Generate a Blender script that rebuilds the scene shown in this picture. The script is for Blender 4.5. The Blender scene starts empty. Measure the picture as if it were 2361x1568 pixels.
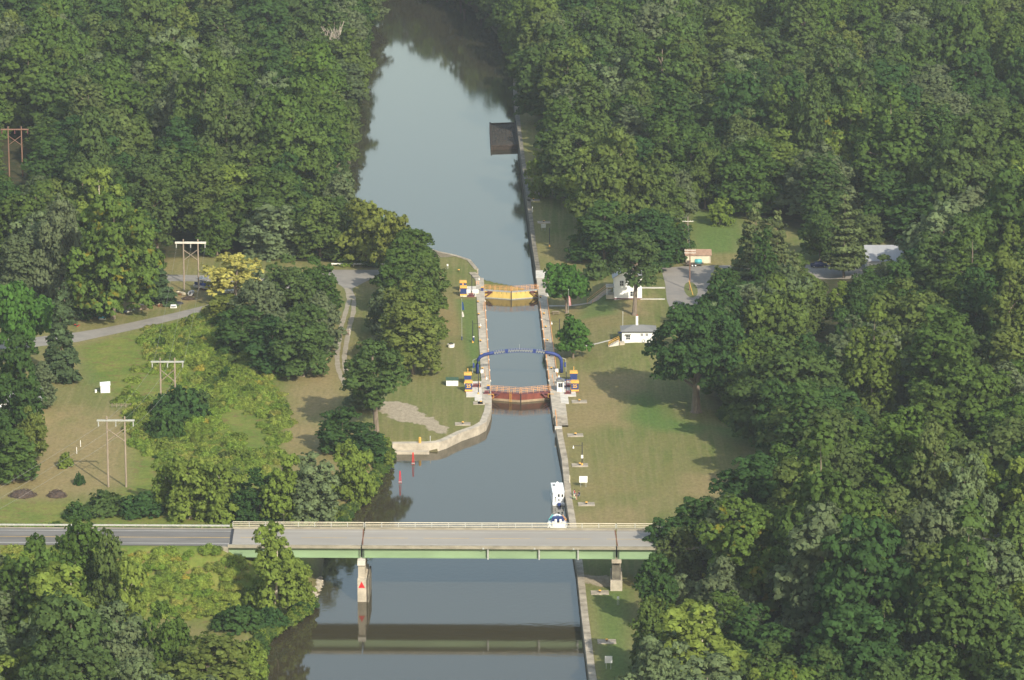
import bpy, bmesh, math, random
import numpy as np
from mathutils import Vector, Matrix
R_ = math.radians
SC = bpy.context.scene
COL = SC.collection

# ------------------------------------------------------------------ camera, light, exposure
CAM_H = 243.0; PITCH = 14.1; FPX = 4100.0
cam_d = bpy.data.cameras.new('camera'); cam = bpy.data.objects.new('camera', cam_d); COL.objects.link(cam)
cam.location = (0, 0, CAM_H); cam.rotation_euler = (R_(90 - PITCH), 0, 0)
cam_d.sensor_width = 36; cam_d.lens = FPX / 1024 * 36
cam_d.clip_start = 5; cam_d.clip_end = 20000
SC.camera = cam
SC.render.resolution_x = 1024; SC.render.resolution_y = 680

SUN_EL, SUN_AZ = 33.0, 153.0          # azimuth clockwise from +Y (the view direction)
w = bpy.data.worlds.new("World"); SC.world = w; w.use_nodes = True
nt = w.node_tree; bg = nt.nodes['Background']
sky = nt.nodes.new('ShaderNodeTexSky'); sky.sky_type = 'NISHITA'; sky.sun_disc = False
sky.sun_elevation = R_(SUN_EL); sky.sun_rotation = R_(SUN_AZ); sky.dust_density = 2.0; sky.air_density = 1.6; sky.ozone_density = 0.15; sky.altitude = 150
nt.links.new(sky.outputs[0], bg.inputs[0]); bg.inputs[1].default_value = 0.15
sd_ = bpy.data.lights.new('sun', 'SUN'); so = bpy.data.objects.new('sun', sd_); COL.objects.link(so)
sd_.energy = 4.2; sd_.angle = R_(0.6); sd_.color = (1.0, 0.93, 0.80)
se, sa = R_(SUN_EL), R_(SUN_AZ)
sundir = Vector((math.sin(sa) * math.cos(se), math.cos(sa) * math.cos(se), math.sin(se)))
so.rotation_euler = (-sundir).to_track_quat('-Z', 'Y').to_euler(); so.location = (60, -60, 400)
SC.view_settings.view_transform = 'Standard'; SC.view_settings.look = 'None'
SC.view_settings.exposure = 0.45; SC.view_settings.gamma = 1.0
SC.cycles.max_bounces = 6; SC.cycles.diffuse_bounces = 3; SC.cycles.glossy_bounces = 3
SC.cycles.transmission_bounces = 3; SC.cycles.transparent_max_bounces = 6; SC.cycles.volume_bounces = 0
SC.cycles.use_denoising = True
HAZE = 0.00007
SC.cycles.caustics_reflective = False; SC.cycles.caustics_refractive = False

# ------------------------------------------------------------------ mapping of survey points (photo x, y at 2361 wide) to the ground
ct, st = math.cos(R_(PITCH)), math.sin(R_(PITCH)); K = 1024 / 2361.0
def W(x, y, z=0.0):
    dx = (x * K - 512) / FPX; dy = (340 - y * K) / FPX
    d = (dx, ct + dy * st, -st + dy * ct)
    t = (z - CAM_H) / d[2]
    return Vector((d[0] * t, d[1] * t, z))
def proj(X, Y, Z=0.0):
    zz = Z - CAM_H
    f = Y * ct - zz * st; u = Y * st + zz * ct
    return (512 + FPX * X / f) / K, (340 - FPX * u / f) / K
def WS(pts, z=0.0): return [tuple(W(x, y, z)[:2]) for x, y in pts]
def scale_at(y): return FPX * (y * K + 690) * 0.003986 / FPX / K   # photo units per metre at ground row y

def sstep(t): t = np.clip(t, 0, 1); return t * t * (3 - 2 * t)
def seg_dist(P, A, B):
    AB = B - A; L = (AB ** 2).sum() + 1e-9
    t = np.clip(((P - A) @ AB) / L, 0, 1)
    return np.sqrt(((P - A - t[:, None] * AB) ** 2).sum(1))
def inside(P, poly):
    x, y = P[:, 0], P[:, 1]; r = np.zeros(len(P), bool); n = len(poly)
    for i in range(n):
        x1, y1 = poly[i]; x2, y2 = poly[(i + 1) % n]
        if y1 == y2: continue
        c = ((y1 > y) != (y2 > y)) & (x < (x2 - x1) * (y - y1) / (y2 - y1) + x1)
        r ^= c
    return r
def sdist(P, poly):
    d = np.full(len(P), 1e9); n = len(poly)
    for i in range(n):
        d = np.minimum(d, seg_dist(P, np.array(poly[i]), np.array(poly[(i + 1) % n])))
    return np.where(inside(P, poly), d, -d)       # positive inside

# ------------------------------------------------------------------ water outlines
ZN, ZF = -1.9, -3.6      # near pool and chamber, far pool
far_pts = [(1248,672,1),(1237,630,1),(1226,560,1),(1210,430,1),(1193,300,1),(1183,195,1),(1184,155,0),(1165,105,0),(1128,58,0),(1085,15,0),
           (1000,-32,0),(875,-82,0),(700,-190,0),(300,-260,0),(250,-170,0),(500,-130,0),(700,-85,0),(800,-40,0),(838,10,0),(845,60,0),(843,160,0),(822,215,0),
           (812,300,0),(806,400,0),(810,470,0),(850,535,0),(905,580,0),(960,600,0),(1015,611,1),(1052,618,1),(1085,629,1),(1103,650,1),(1108,672,1)]
near_pts = [(1132,905,1),(1134,935,1),(1134,950,1),(1121,995,1),(1065,1017,1),(1012,1042,1),(905,1044,0),(885,1080,0),(860,1130,0),(812,1180,0),(775,1235,0),
            (748,1290,0),(741,1345,0),(724,1392,0),(690,1422,0),(640,1452,0),(606,1472,0),(600,1520,0),(605,1600,0),(600,1750,0),(560,2000,0),
            (1460,2000,1),(1395,1800,1),(1362,1568,1),(1340,1416,1),(1328,1298,1),(1316,1223,1),(1304,1149,1),(1295,1059,1),(1284,1003,1),(1277,946,1),(1268,905,1)]
def wpoly(pts, z): return [tuple(W(p[0], p[1], 0.0 if p[2] and p[0] > 1150 else z)[:2]) for p in pts]
FAR = wpoly(far_pts, ZF); NEAR = wpoly(near_pts, ZN)

# ------------------------------------------------------------------ lock frame
L1, L2, R1, R2 = W(1119,702), W(1131,885), W(1244,702), W(1266,885)
ax = (L1 + R1) / 2 - (L2 + R2) / 2; ax.z = 0; ax.normalize()
rt = Vector((ax.y, -ax.x, 0))
mid = (L2 + R2) / 2
g0 = W(1196, 903); O_ = mid + ax * ((g0 - mid).dot(ax))
HW = ((R2 - L2).dot(rt) + (R1 - L1).dot(rt)) / 4
LANG = math.atan2(-ax.x, ax.y)                 # rotation about z of the lock
def LF(v, u, z=0.0): p = O_ + rt * v + ax * u; return Vector((p.x, p.y, z))
def toL(p): d = Vector((p[0], p[1], 0)) - O_; return d.dot(rt), d.dot(ax)
UG = toL(W(1179, 669))[1]                     # far gate position along the axis
CHAMBER = [tuple(LF(-HW, -1)[:2]), tuple(LF(HW, -1)[:2]), tuple(LF(HW, UG + 1)[:2]), tuple(LF(-HW, UG + 1)[:2])]
print('lock', HW, UG, math.degrees(LANG))

# ------------------------------------------------------------------ road line over the bridge
ZR = 8.9
P0, P1 = W(0, 1236, ZR), W(1500, 1243, ZR)
rdv = Vector((P1.x - P0.x, P1.y - P0.y, 0)).normalized(); rdn = Vector((-rdv.y, rdv.x, 0))
BANG = math.atan2(rdv.y, rdv.x)
def RB(X, off, z=ZR):                         # point on the road line at world X, offset to the far side
    p = P0 + rdv * ((X - P0.x) / rdv.x) + rdn * off; return Vector((p.x, p.y, z))
XA, XP1, XP2, XB = -55.4, -29.3, 20.5, 46.0   # abutment, piers, abutment

# ------------------------------------------------------------------ terrain
def terrain(X, Y, banks=True):
    X = np.atleast_1d(np.asarray(X, float)); Y = np.atleast_1d(np.asarray(Y, float))
    P = np.stack([X, Y], 1)
    hill = 2.0 * sstep((X - 13) / 17) * sstep((Y - 930) / 25)
    off = (X - P0.x) * rdn.x + (Y - P0.y) * rdn.y
    prof = 8.75 - np.maximum(0, np.abs(off) - 7.2) * 0.52
    embL = prof - np.maximum(0, X - (XA + 1)) * 0.62
    embR = prof - np.maximum(0, (XB - 1) - X) * 0.62
    h = np.maximum(hill, np.maximum(0, np.maximum(embL, embR)))
    if banks:
        for pts, poly, zw in ((far_pts, FAR, ZF), (near_pts, NEAR, ZN)):
            ins = inside(P, poly)
            dn = np.full(len(P), 1e9); dw = dn.copy(); n = len(poly)
            for i in range(n):
                d = seg_dist(P, np.array(poly[i]), np.array(poly[(i + 1) % n]))
                if pts[i][2] and pts[(i + 1) % n][2]: dw = np.minimum(dw, d)
                else: dn = np.minimum(dn, d)
            outb = zw + 0.55 * dn
            h = np.where(~ins, np.minimum(h, outb + 0.2), h)
            h = np.where(ins, np.where(dw < dn, -9.0, zw - 0.25 - 0.5 * dn), h)
            h = np.where(~ins & (dw < 0.35) & (dw < dn + 1.0), -9.0, h)
        s = sdist(P, CHAMBER)
        h = np.where(s > -0.9, -9.0, h)
    return h
def G(x, y):
    z = 0.0
    for _ in range(6):
        p = W(x, y, z); z = float(terrain(p.x, p.y)[0]); z = max(z, -4)
    return W(x, y, z)
def TZ(p): return max(-4.0, float(terrain(p[0], p[1])[0]))

# ------------------------------------------------------------------ materials
def nd(nt, t, **k):
    n = nt.nodes.new(t)
    for a, b in k.items(): setattr(n, a, b)
    return n
def srgb(r, g, b): f = lambda c: ((c / 255) / 12.92 if c / 255 <= .04045 else ((c / 255 + .055) / 1.055) ** 2.4); return (f(r), f(g), f(b))
def mat(name, col, rough=0.6, metal=0.0, var=0.25, scale=1.5, bump=0.0, col2=None, spec=0.3, stretch=None):
    m = bpy.data.materials.new(name); m.use_nodes = True; t = m.node_tree; b = t.nodes['Principled BSDF']
    b.inputs['Roughness'].default_value = rough; b.inputs['Metallic'].default_value = metal
    b.inputs['Specular IOR Level'].default_value = spec
    tc = nd(t, 'ShaderNodeTexCoord'); src = tc.outputs['Object']
    if stretch:
        mp = nd(t, 'ShaderNodeMapping'); mp.inputs['Scale'].default_value = stretch; t.links.new(src, mp.inputs[0]); src = mp.outputs[0]
    n = nd(t, 'ShaderNodeTexNoise'); n.inputs['Scale'].default_value = scale; n.inputs['Detail'].default_value = 5; n.inputs['Roughness'].default_value = .65
    t.links.new(src, n.inputs[0])
    r = nd(t, 'ShaderNodeValToRGB')
    c2 = col2 or tuple(c * (1 - var) for c in col)
    c1 = col if col2 else tuple(min(1, c * (1 + var * .5)) for c in col)
    r.color_ramp.elements[0].position = .35; r.color_ramp.elements[1].position = .68
    r.color_ramp.elements[0].color = (*c2, 1); r.color_ramp.elements[1].color = (*c1, 1)
    t.links.new(n.outputs[0], r.inputs[0]); t.links.new(r.outputs[0], b.inputs['Base Color'])
    if bump:
        bp = nd(t, 'ShaderNodeBump'); bp.inputs['Strength'].default_value = bump; bp.inputs['Distance'].default_value = .05
        t.links.new(n.outputs[0], bp.inputs['Height']); t.links.new(bp.outputs[0], b.inputs['Normal'])
    return m
M = {}
M['concrete'] = mat('concrete', (.47,.415,.325), .9, var=.3, scale=.6, bump=.3)
M['concrete_old'] = mat('concrete_old', (.40,.345,.26), .9, var=.45, scale=.35, bump=.4)
M['pale'] = mat('pale_concrete', (.62,.58,.50), .85, var=.2, scale=.8)
M['wall_dark'] = mat('weathered_wall', (.27,.24,.18), .9, var=.6, scale=.5, col2=(.10,.09,.07), bump=.4)
M['deck'] = mat('deck_concrete', (.32,.295,.255), .9, var=.14, scale=.25, stretch=(.12,1,1))
M['parapet'] = mat('parapet_concrete', (.31,.28,.21), .9, var=.3, scale=.8, stretch=(.5,1,1))
M['asphalt'] = mat('asphalt', (.175,.165,.15), .95, var=.25, scale=.5, stretch=(.15,1,1))
M['roadgrey'] = mat('gravel_road', (.29,.265,.225), .95, var=.25, scale=.25, col2=(.21,.195,.17))
M['roadgrey2'] = mat('lot_gravel', (.30,.265,.22), .95, var=.25, scale=.12, col2=(.215,.20,.18))
M['track'] = mat('track_gravel', (.36,.31,.24), .95, var=.3, scale=.6, col2=(.26,.23,.16))
M['girder'] = mat('green_girder_paint', (.23,.33,.185), .6, var=.14, scale=.35, stretch=(.3,1,1))
M['girder_dark'] = mat('girder_shadow_steel', (.10,.16,.10), .7)
M['white'] = mat('white_paint', (.80,.79,.75), .6, var=.08, scale=1)
M['whiteboat'] = mat('white_gelcoat', (.82,.82,.80), .25, var=.05, scale=1, spec=.5)
M['yellowline'] = mat('yellow_line', (.55,.36,.10), .8, var=.3, scale=.4)
M['whiteline'] = mat('white_line', (.42,.41,.37), .8, var=.2, scale=.3)
M['galv'] = mat('galvanised_steel', (.48,.49,.45), .5, .3, var=.2, scale=2)
M['blue'] = mat('navy_paint', (.028,.050,.17), .5, var=.2, scale=1.2)
M['archblue'] = mat('arch_blue_paint', (.026,.048,.19), .55, var=.2, scale=1.2)
M['yellow'] = mat('safety_yellow', (.72,.40,.08), .6, var=.15, scale=2)
M['rail'] = mat('orange_rail_paint', (.76,.37,.14), .6, var=.15, scale=2)
M['gateyellow'] = mat('gate_yellow', (.70,.50,.14), .6, var=.18, scale=.8, stretch=(1,1,.3))
M['gatered'] = mat('gate_red_oxide', (.22,.062,.042), .75, var=.35, scale=.7, stretch=(1,1,.25))
M['gatetan'] = mat('gate_waterline_scum', (.36,.27,.17), .8, var=.3, scale=.8)
M['maroon'] = mat('maroon_machinery', (.16,.055,.06), .6, var=.3)
M['darkpole'] = mat('dark_pole', (.018,.022,.045), .5, var=.2)
M['dark'] = mat('dark_metal', (.03,.03,.035), .6)
M['glass'] = mat('window_glass', (.02,.025,.035), .1, var=.1, spec=.6)
M['roofgrey'] = mat('grey_shingles', (.21,.21,.20), .95, var=.16, scale=3, stretch=(1,3,1))
M['roofpale'] = mat('pale_metal_roof', (.34,.34,.335), .5, var=.1, scale=.4, stretch=(4,.3,1))
M['rooftan'] = mat('tan_shed_roof', (.34,.22,.15), .9, var=.25, scale=1)
M['cream'] = mat('cream_siding', (.62,.56,.42), .8, var=.12, scale=.7)
M['wood'] = mat('weathered_pole_wood', (.30,.24,.18), .9, var=.3, scale=3, stretch=(1,1,.15))
M['woodred'] = mat('reddish_pole_wood', (.22,.125,.085), .9, var=.3, scale=3, stretch=(1,1,.15))
M['timber'] = mat('old_timber', (.060,.045,.034), .95, var=.6, scale=1.4, bump=.6)
M['turfy'] = mat('overgrown_rubble', (.060,.048,.038), 1, var=.6, scale=.9, bump=1, col2=(.030,.030,.022))
M['red'] = mat('marker_red', (.62,.02,.025), .5, var=.1)
M['teal'] = mat('teal_tank', (.10,.42,.42), .5, var=.1)
M['tarp'] = mat('turquoise_tarp', (.05,.38,.50), .6, var=.2)
M['rust'] = mat('rusty_steel', (.22,.09,.05), .8, var=.4, scale=3)
M['tyre'] = mat('black_rubber', (.02,.02,.02), .8)
M['skin'] = mat('skin', (.55,.30,.22), .6, var=.08)
M['hair'] = mat('dark_hair', (.03,.02,.015), .7)
M['redcloth'] = mat('red_cloth', (.50,.03,.06), .8)
M['whitecloth'] = mat('white_cloth', (.75,.72,.66), .8)
M['greencloth'] = mat('pale_green_cloth', (.45,.60,.38), .8)
M['jeans'] = mat('blue_jeans', (.06,.09,.16), .8)
M['carblue'] = mat('dark_blue_car_paint', (.03,.04,.12), .25, .3, var=.05, spec=.6)
M['silver'] = mat('pale_silver_paint', (.55,.55,.55), .3, .2, var=.05, spec=.6)
M['brush'] = mat('dead_brush', (.11,.075,.055), 1, var=.5, scale=2.5, col2=(.05,.04,.035), bump=1)
M['rock'] = mat('riprap_rock', (.40,.36,.28), .9, var=.3, scale=1.5)
M['brown'] = mat('brown_junk', (.13,.10,.08), .9)
M['greenroof'] = mat('dark_green_roof', (.05,.11,.06), .7)
M['chim'] = mat('red_clay', (.42,.13,.08), .8)
M['wire'] = mat('grey_wire', (.30,.30,.28), .5)
M['flagblue'] = mat('flag_blue', (.03,.10,.28), .8)

# ------------------------------------------------------------------ mesh helpers
class MB:
    def __init__(s): s.v = []; s.f = []
    def add(s, vs, fs):
        o = len(s.v); s.v += [tuple(p) for p in vs]; s.f += [tuple(i + o for i in f) for f in fs]; return s
    def box(s, c, d, rz=0.0, taper=1.0):
        hx, hy, hz = d[0] / 2, d[1] / 2, d[2] / 2; cr, sr = math.cos(rz), math.sin(rz); vs = []
        for z, t in ((-hz, 1), (hz, taper)):
            for x, y in ((-hx, -hy), (hx, -hy), (hx, hy), (-hx, hy)):
                x *= t; y *= t
                vs.append((c[0] + x * cr - y * sr, c[1] + x * sr + y * cr, c[2] + z))
        return s.add(vs, [(0,3,2,1),(4,5,6,7),(0,1,5,4),(1,2,6,5),(2,3,7,6),(3,0,4,7)])
    def prism(s, poly, z0, z1):
        n = len(poly); a = sum(poly[i][0] * poly[(i+1)%n][1] - poly[(i+1)%n][0] * poly[i][1] for i in range(n))
        if a < 0: poly = poly[::-1]
        vs = [(p[0], p[1], z0) for p in poly] + [(p[0], p[1], z1) for p in poly]
        return s.add(vs, [tuple(range(n - 1, -1, -1)), tuple(range(n, 2 * n))] + [(i, (i+1)%n, (i+1)%n + n, i + n) for i in range(n)])
    def tube(s, pts, r, n=6, cap=True):
        pts = [Vector(p) for p in pts]; rs = r if isinstance(r, (list, tuple)) else [r] * len(pts)
        vs = []; m = len(pts)
        for i, p in enumerate(pts):
            d = (pts[min(i+1, m-1)] - pts[max(i-1, 0)]).normalized()
            a = d.cross(Vector((0, 0, 1)) if abs(d.z) < .95 else Vector((1, 0, 0))).normalized(); b = d.cross(a)
            for k in range(n):
                t = 2 * math.pi * k / n; vs.append(p + (a * math.cos(t) + b * math.sin(t)) * rs[i])
        fs = [(i*n+k, i*n+(k+1)%n, (i+1)*n+(k+1)%n, (i+1)*n+k) for i in range(m-1) for k in range(n)]
        if cap: fs += [tuple(range(n-1, -1, -1)), tuple((m-1)*n+k for k in range(n))]
        return s.add(vs, fs)
    def ball(s, c, r, nu=8, nv=6, hemi=False):
        r = r if isinstance(r, (list, tuple)) else (r, r, r); vs = []; a0 = 0 if hemi else -math.pi/2
        for j in range(nv + 1):
            ph = a0 + (math.pi/2 - a0) * j / nv
            for i in range(nu):
                t = 2 * math.pi * i / nu
                vs.append((c[0] + r[0]*math.cos(ph)*math.cos(t), c[1] + r[1]*math.cos(ph)*math.sin(t), c[2] + r[2]*math.sin(ph)))
        return s.add(vs, [(j*nu+i, j*nu+(i+1)%nu, (j+1)*nu+(i+1)%nu, (j+1)*nu+i) for j in range(nv) for i in range(nu)])
    def build(s, name, m, parent=None, bevel=0, smooth=False):
        me = bpy.data.meshes.new(name); me.from_pydata(s.v, [], s.f); me.validate(); me.update()
        me.materials.append(M[m] if isinstance(m, str) else m)
        if smooth: me.polygons.foreach_set('use_smooth', [True] * len(me.polygons))
        o = bpy.data.objects.new(name, me); COL.objects.link(o)
        if bevel:
            b = o.modifiers.new('bevel', 'BEVEL'); b.width = bevel; b.segments = 1
        if parent: o.parent = parent
        return o
def tag(o, label=None, cat=None, group=None, kind=None):
    if label: o['label'] = label
    if cat: o['category'] = cat
    if group: o['group'] = group
    if kind: o['kind'] = kind
    return o
def thing(name, loc, rz, label, cat, group=None):
    o = bpy.data.objects.new(name, None); COL.objects.link(o); o.empty_display_size = .5
    o.location = loc; o.rotation_euler = (0, 0, rz); return tag(o, label, cat, group)
def copy_tree(o, parent=None):
    c = o.copy(); COL.objects.link(c); c.parent = parent
    for ch in [x for x in o.children]: copy_tree(ch, c)
    return c
def dup(o, loc, rz, label, group=None, scale=None):
    c = copy_tree(o); c.location = loc; c.rotation_euler = (0, 0, rz); c['label'] = label
    if group: c['group'] = group
    if scale: c.scale = scale
    return c
def text(body, size, m, parent, loc, rot, name='number', depth=.01):
    cu = bpy.data.curves.new(name, 'FONT'); cu.body = body; cu.size = size; cu.align_x = 'CENTER'; cu.align_y = 'CENTER'; cu.extrude = depth; cu.offset = size * .03
    t = bpy.data.objects.new(name, cu); COL.objects.link(t); bpy.context.view_layer.update()
    me = bpy.data.meshes.new_from_object(t.evaluated_get(bpy.context.evaluated_depsgraph_get())); COL.objects.unlink(t); bpy.data.objects.remove(t)
    me.materials.clear(); me.materials.append(M[m]); o = bpy.data.objects.new(name, me); COL.objects.link(o)
    o.parent = parent; o.location = loc; o.rotation_euler = rot; return o
# ------------------------------------------------------------------ ground sheet
FOREST_L = [(-300,-400),(500,-260),(760,-80),(800,-35),(832,12),(838,60),(836,160),(815,215),(804,300),(798,400),(802,470),(840,540),(880,572),(905,600),(760,602),(640,600),(600,588),(470,592),(380,596),(330,640),(180,640),(120,690),(-300,700)]
FOREST_R = [(1197,150),(1178,100),(1140,52),(1098,8),(1010,-40),(880,-92),(700,-200),(300,-280),(-300,-300),(-300,-600),(2900,-600),(2900,1900),(1545,1900),(1530,1800),(1540,1650),(1555,1500),(1570,1420),
            (1590,1330),(1640,1290),(1740,1240),(1770,1180),(1800,1100),(1790,1045),(1700,985),(1660,960),(1640,880),(1600,800),(1620,745),(1680,700),(1720,655),(1990,655),(2100,640),(2080,560),(1990,575),(1960,560),(1880,560),(1700,505),(1590,500),(1560,560),(1520,600),(1440,590),(1375,600),(1345,560),(1335,470),(1300,400),(1255,320),(1235,250)]
MEADOW = [(180,800),(400,742),(500,712),(560,780),(640,880),(655,930),(645,1060),(640,1150),(570,1215),(200,1190),(300,1120),(310,960),(230,880),(190,830)]
EMBK = [(-100,1150),(300,1160),(560,1190),(700,1205),(745,1300),(720,1390),(600,1470),(480,1450),(400,1420),(-100,1480)]
def build_ground():
    def axis(a, b, s, ext, lo, hi):
        core = np.arange(a, b + s, s); L = []; x = a; k = s
        while x > lo: k *= ext; x -= k; L.append(x)
        Rr = []; x = core[-1]; k = s
        while x < hi: k *= ext; x += k; Rr.append(x)
        return np.array(L[::-1] + list(core) + Rr)
    xs = np.concatenate([axis(-52, 40, .62, 1.0, -52, 40)])
    L = []; x, k = -52, .62
    while x > -220: k = min(k * 1.12, 2.0); x -= k; L.append(x)
    while x > -1400: k *= 1.3; x -= k; L.append(x)
    Rr = []; x, k = xs[-1], .62
    while x < 220: k = min(k * 1.12, 2.0); x += k; Rr.append(x)
    while x < 1400: k *= 1.3; x += k; Rr.append(x)
    xs = np.array(L[::-1] + list(xs) + Rr)
    ys = list(np.arange(690, 1110, 1.05)); y, k = ys[-1], 1.05
    while y < 1700: k = min(k * 1.1, 2.5); y += k; ys.append(y)
    while y < 2700: k *= 1.3; y += k; ys.append(y)
    lo = []; y, k = 690, 1.05
    while y > -300: k *= 1.3; y -= k; lo.append(y)
    ys = np.array(lo[::-1] + ys)
    nx, ny = len(xs), len(ys)
    X, Y = np.meshgrid(xs, ys); X = X.ravel(); Y = Y.ravel()
    Z = terrain(X, Y)
    print('ground verts', nx * ny)
    me = bpy.data.meshes.new('ground'); co = np.stack([X, Y, Z], 1).astype(np.float32)
    me.vertices.add(nx * ny); me.vertices.foreach_set('co', co.ravel())
    i = np.arange((nx - 1) * (ny - 1)); r = i // (nx - 1); c = i % (nx - 1); a = r * nx + c
    q = np.stack([a, a + 1, a + nx + 1, a + nx], 1).astype(np.int32)
    me.loops.add(q.size); me.loops.foreach_set('vertex_index', q.ravel())
    me.polygons.add(len(q)); me.polygons.foreach_set('loop_start', (np.arange(len(q)) * 4).astype(np.int32)); me.polygons.foreach_set('loop_total', np.full(len(q), 4, np.int32))
    me.update()
    P = np.stack([X, Y], 1)
    def zone(pts, feather, z=0.0): return sstep(.5 + sdist(P, WS(pts, z)) / feather / 2)
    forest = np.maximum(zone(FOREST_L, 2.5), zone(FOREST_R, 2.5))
    gravel = np.zeros(len(P)); 
    for g in ([(878,925),(925,924),(965,945),(1000,968),(1040,992),(1030,1001),(985,990),(950,975),(915,968),(878,948)],
              [(1340,1330),(1400,1325),(1425,1350),(1345,1352)]):
        gravel = np.maximum(gravel, zone(g, 2.2))
    lush = np.zeros(len(P))
    for g, f in (([(1455,915),(1490,905),(1560,965),(1640,985),(1600,1000),(1500,990),(1450,965)], 4), ([(1365,1360),(1450,1360),(1455,1568),(1390,1568)], 3),
                 ([(1590,500),(1710,500),(1700,600),(1600,600)], 3), ([(1850,520),(2020,520),(2000,620),(1850,620)], 3), ([(1640,985),(1700,985),(1770,1030),(1740,1035)], 3), ([(190,840),(330,820),(330,880),(200,885)], 4), ([(1050,690),(1102,690),(1110,850),(1085,850)], 1.5), ([(1350,690),(1440,690),(1420,740),(1330,740)], 3)):
        lush = np.maximum(lush, zone(g, f))
    dry = np.zeros(len(P))
    for g, f in (([(1330,860),(1500,860),(1440,985),(1320,985)], 5), ([(1570,1090),(1680,1095),(1660,1140),(1570,1140)], 3), ([(1290,700),(1510,700),(1500,745),(1330,745)], 3), ([(180,950),(230,945),(90,1080),(60,1080)], 3),
                 ([(660,900),(760,790),(790,900),(740,1030),(650,1030)], 4), ([(0,930),(300,945),(310,1120),(60,1150)], 5), ([(190,715),(330,690),(480,665),(480,690),(190,745)], 2.5), ([(1300,1190),(1500,1150),(1500,1215),(1310,1215)], 4)):
        dry = np.maximum(dry, zone(g, f))
    mead = zone(MEADOW, 3.0)
    emb = np.clip(Z / 1.0, 0, 1) * ((np.abs((X - P0.x) * rdn.x + (Y - P0.y) * rdn.y) < 40) & (X < 0))
    emb = np.maximum(emb, zone(EMBK, 4) * .8); mead = np.maximum(mead, emb)
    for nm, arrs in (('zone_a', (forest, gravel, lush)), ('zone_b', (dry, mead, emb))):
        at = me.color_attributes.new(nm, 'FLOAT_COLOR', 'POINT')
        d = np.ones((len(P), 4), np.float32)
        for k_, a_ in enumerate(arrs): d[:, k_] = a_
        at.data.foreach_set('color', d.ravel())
    me.polygons.foreach_set('use_smooth', [True] * len(me.polygons))
    o = bpy.data.objects.new('ground', me); COL.objects.link(o); tag(o, kind='structure')
    # material
    m = bpy.data.materials.new('grass_ground'); m.use_nodes = True; t = m.node_tree; b = t.nodes['Principled BSDF']
    b.inputs['Roughness'].default_value = 1; b.inputs['Specular IOR Level'].default_value = .1
    geo = nd(t, 'ShaderNodeNewGeometry')
    def noise(sc, det=4, stretch=None, rough=.6):
        src = geo.outputs['Position']
        if stretch:
            mp = nd(t, 'ShaderNodeMapping'); mp.inputs['Rotation'].default_value = (0, 0, -LANG); mp.inputs['Scale'].default_value = stretch
            t.links.new(src, mp.inputs[0]); src = mp.outputs[0]
        n = nd(t, 'ShaderNodeTexNoise'); n.inputs['Scale'].default_value = sc; n.inputs['Detail'].default_value = det; n.inputs['Roughness'].default_value = rough
        t.links.new(src, n.inputs[0]); return n.outputs[0]
    def ramp(src, p0, p1, c0, c1):
        r = nd(t, 'ShaderNodeValToRGB'); e = r.color_ramp.elements
        e[0].position = p0; e[1].position = p1; e[0].color = (*c0, 1); e[1].color = (*c1, 1); t.links.new(src, r.inputs[0]); return r.outputs[0]
    def mix(f, a, b_, mode='MIX'):
        x = nd(t, 'ShaderNodeMix', data_type='RGBA', blend_type=mode)
        if isinstance(f, (int, float)): x.inputs[0].default_value = f
        else: t.links.new(f, x.inputs[0])
        for s, k_ in ((a, 6), (b_, 7)):
            if isinstance(s, tuple): x.inputs[k_].default_value = (*s, 1)
            else: t.links.new(s, x.inputs[k_])
        return x.outputs[2]
    def mul(a, b_, op='MULTIPLY'):
        x = nd(t, 'ShaderNodeMath', operation=op); x.use_clamp = True
        for s, k_ in ((a, 0), (b_, 1)):
            if isinstance(s, (int, float)): x.inputs[k_].default_value = s
            else: t.links.new(s, x.inputs[k_])
        return x.outputs[0]
    aa = nd(t, 'ShaderNodeAttribute', attribute_name='zone_a'); ab = nd(t, 'ShaderNodeAttribute', attribute_name='zone_b')
    sa_ = nd(t, 'ShaderNodeSeparateColor'); sb_ = nd(t, 'ShaderNodeSeparateColor'); t.links.new(aa.outputs[0], sa_.inputs[0]); t.links.new(ab.outputs[0], sb_.inputs[0])
    big = noise(.035, 5, (1, .45, 1)); fine = noise(1.3, 4, (1, .5, 1), .75); stripe = noise(.9, 3, (1, .03, 1)); midn = noise(.22, 4, (1, .5, 1))
    green = (.122, .148, .040); tan = (.232, .182, .078)
    base = mix(ramp(big, .38, .66, (0,0,0), (1,1,1)), green, tan)
    base = mix(mul(ramp(midn, .45, .65, (0,0,0), (1,1,1)), .45), base, (.17, .165, .062))
    base = mix(mul(ramp(stripe, .45, .60, (0,0,0), (1,1,1)), .42), base, (.235, .20, .092))
    dryf = mul(sb_.outputs[0], ramp(midn, .25, .6, (.35,.35,.35), (1,1,1)))
    base = mix(mul(dryf, .75), base, (.27, .205, .10))
    base = mix(mul(sa_.outputs[2], .72), base, (.085, .16, .035))
    md = mix(ramp(noise(.15, 5), .4, .62, (0,0,0), (1,1,1)), (.115, .165, .03), (.18, .195, .045))
    md = mix(ramp(noise(.5, 5), .52, .68, (0,0,0), (1,1,1)), md, (.17, .125, .05))
    base = mix(sb_.outputs[1], base, md)
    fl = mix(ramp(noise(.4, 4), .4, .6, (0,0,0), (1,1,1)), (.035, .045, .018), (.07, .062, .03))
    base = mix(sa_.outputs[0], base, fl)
    gm = nd(t, 'ShaderNodeMath', operation='MULTIPLY_ADD'); t.links.new(midn, gm.inputs[0]); gm.inputs[1].default_value = 2.6; gm.inputs[2].default_value = -1.3
    ga = mul(sa_.outputs[1], gm.outputs[0], 'ADD'); ga = ramp(ga, .45, .62, (0,0,0), (1,1,1))
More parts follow.
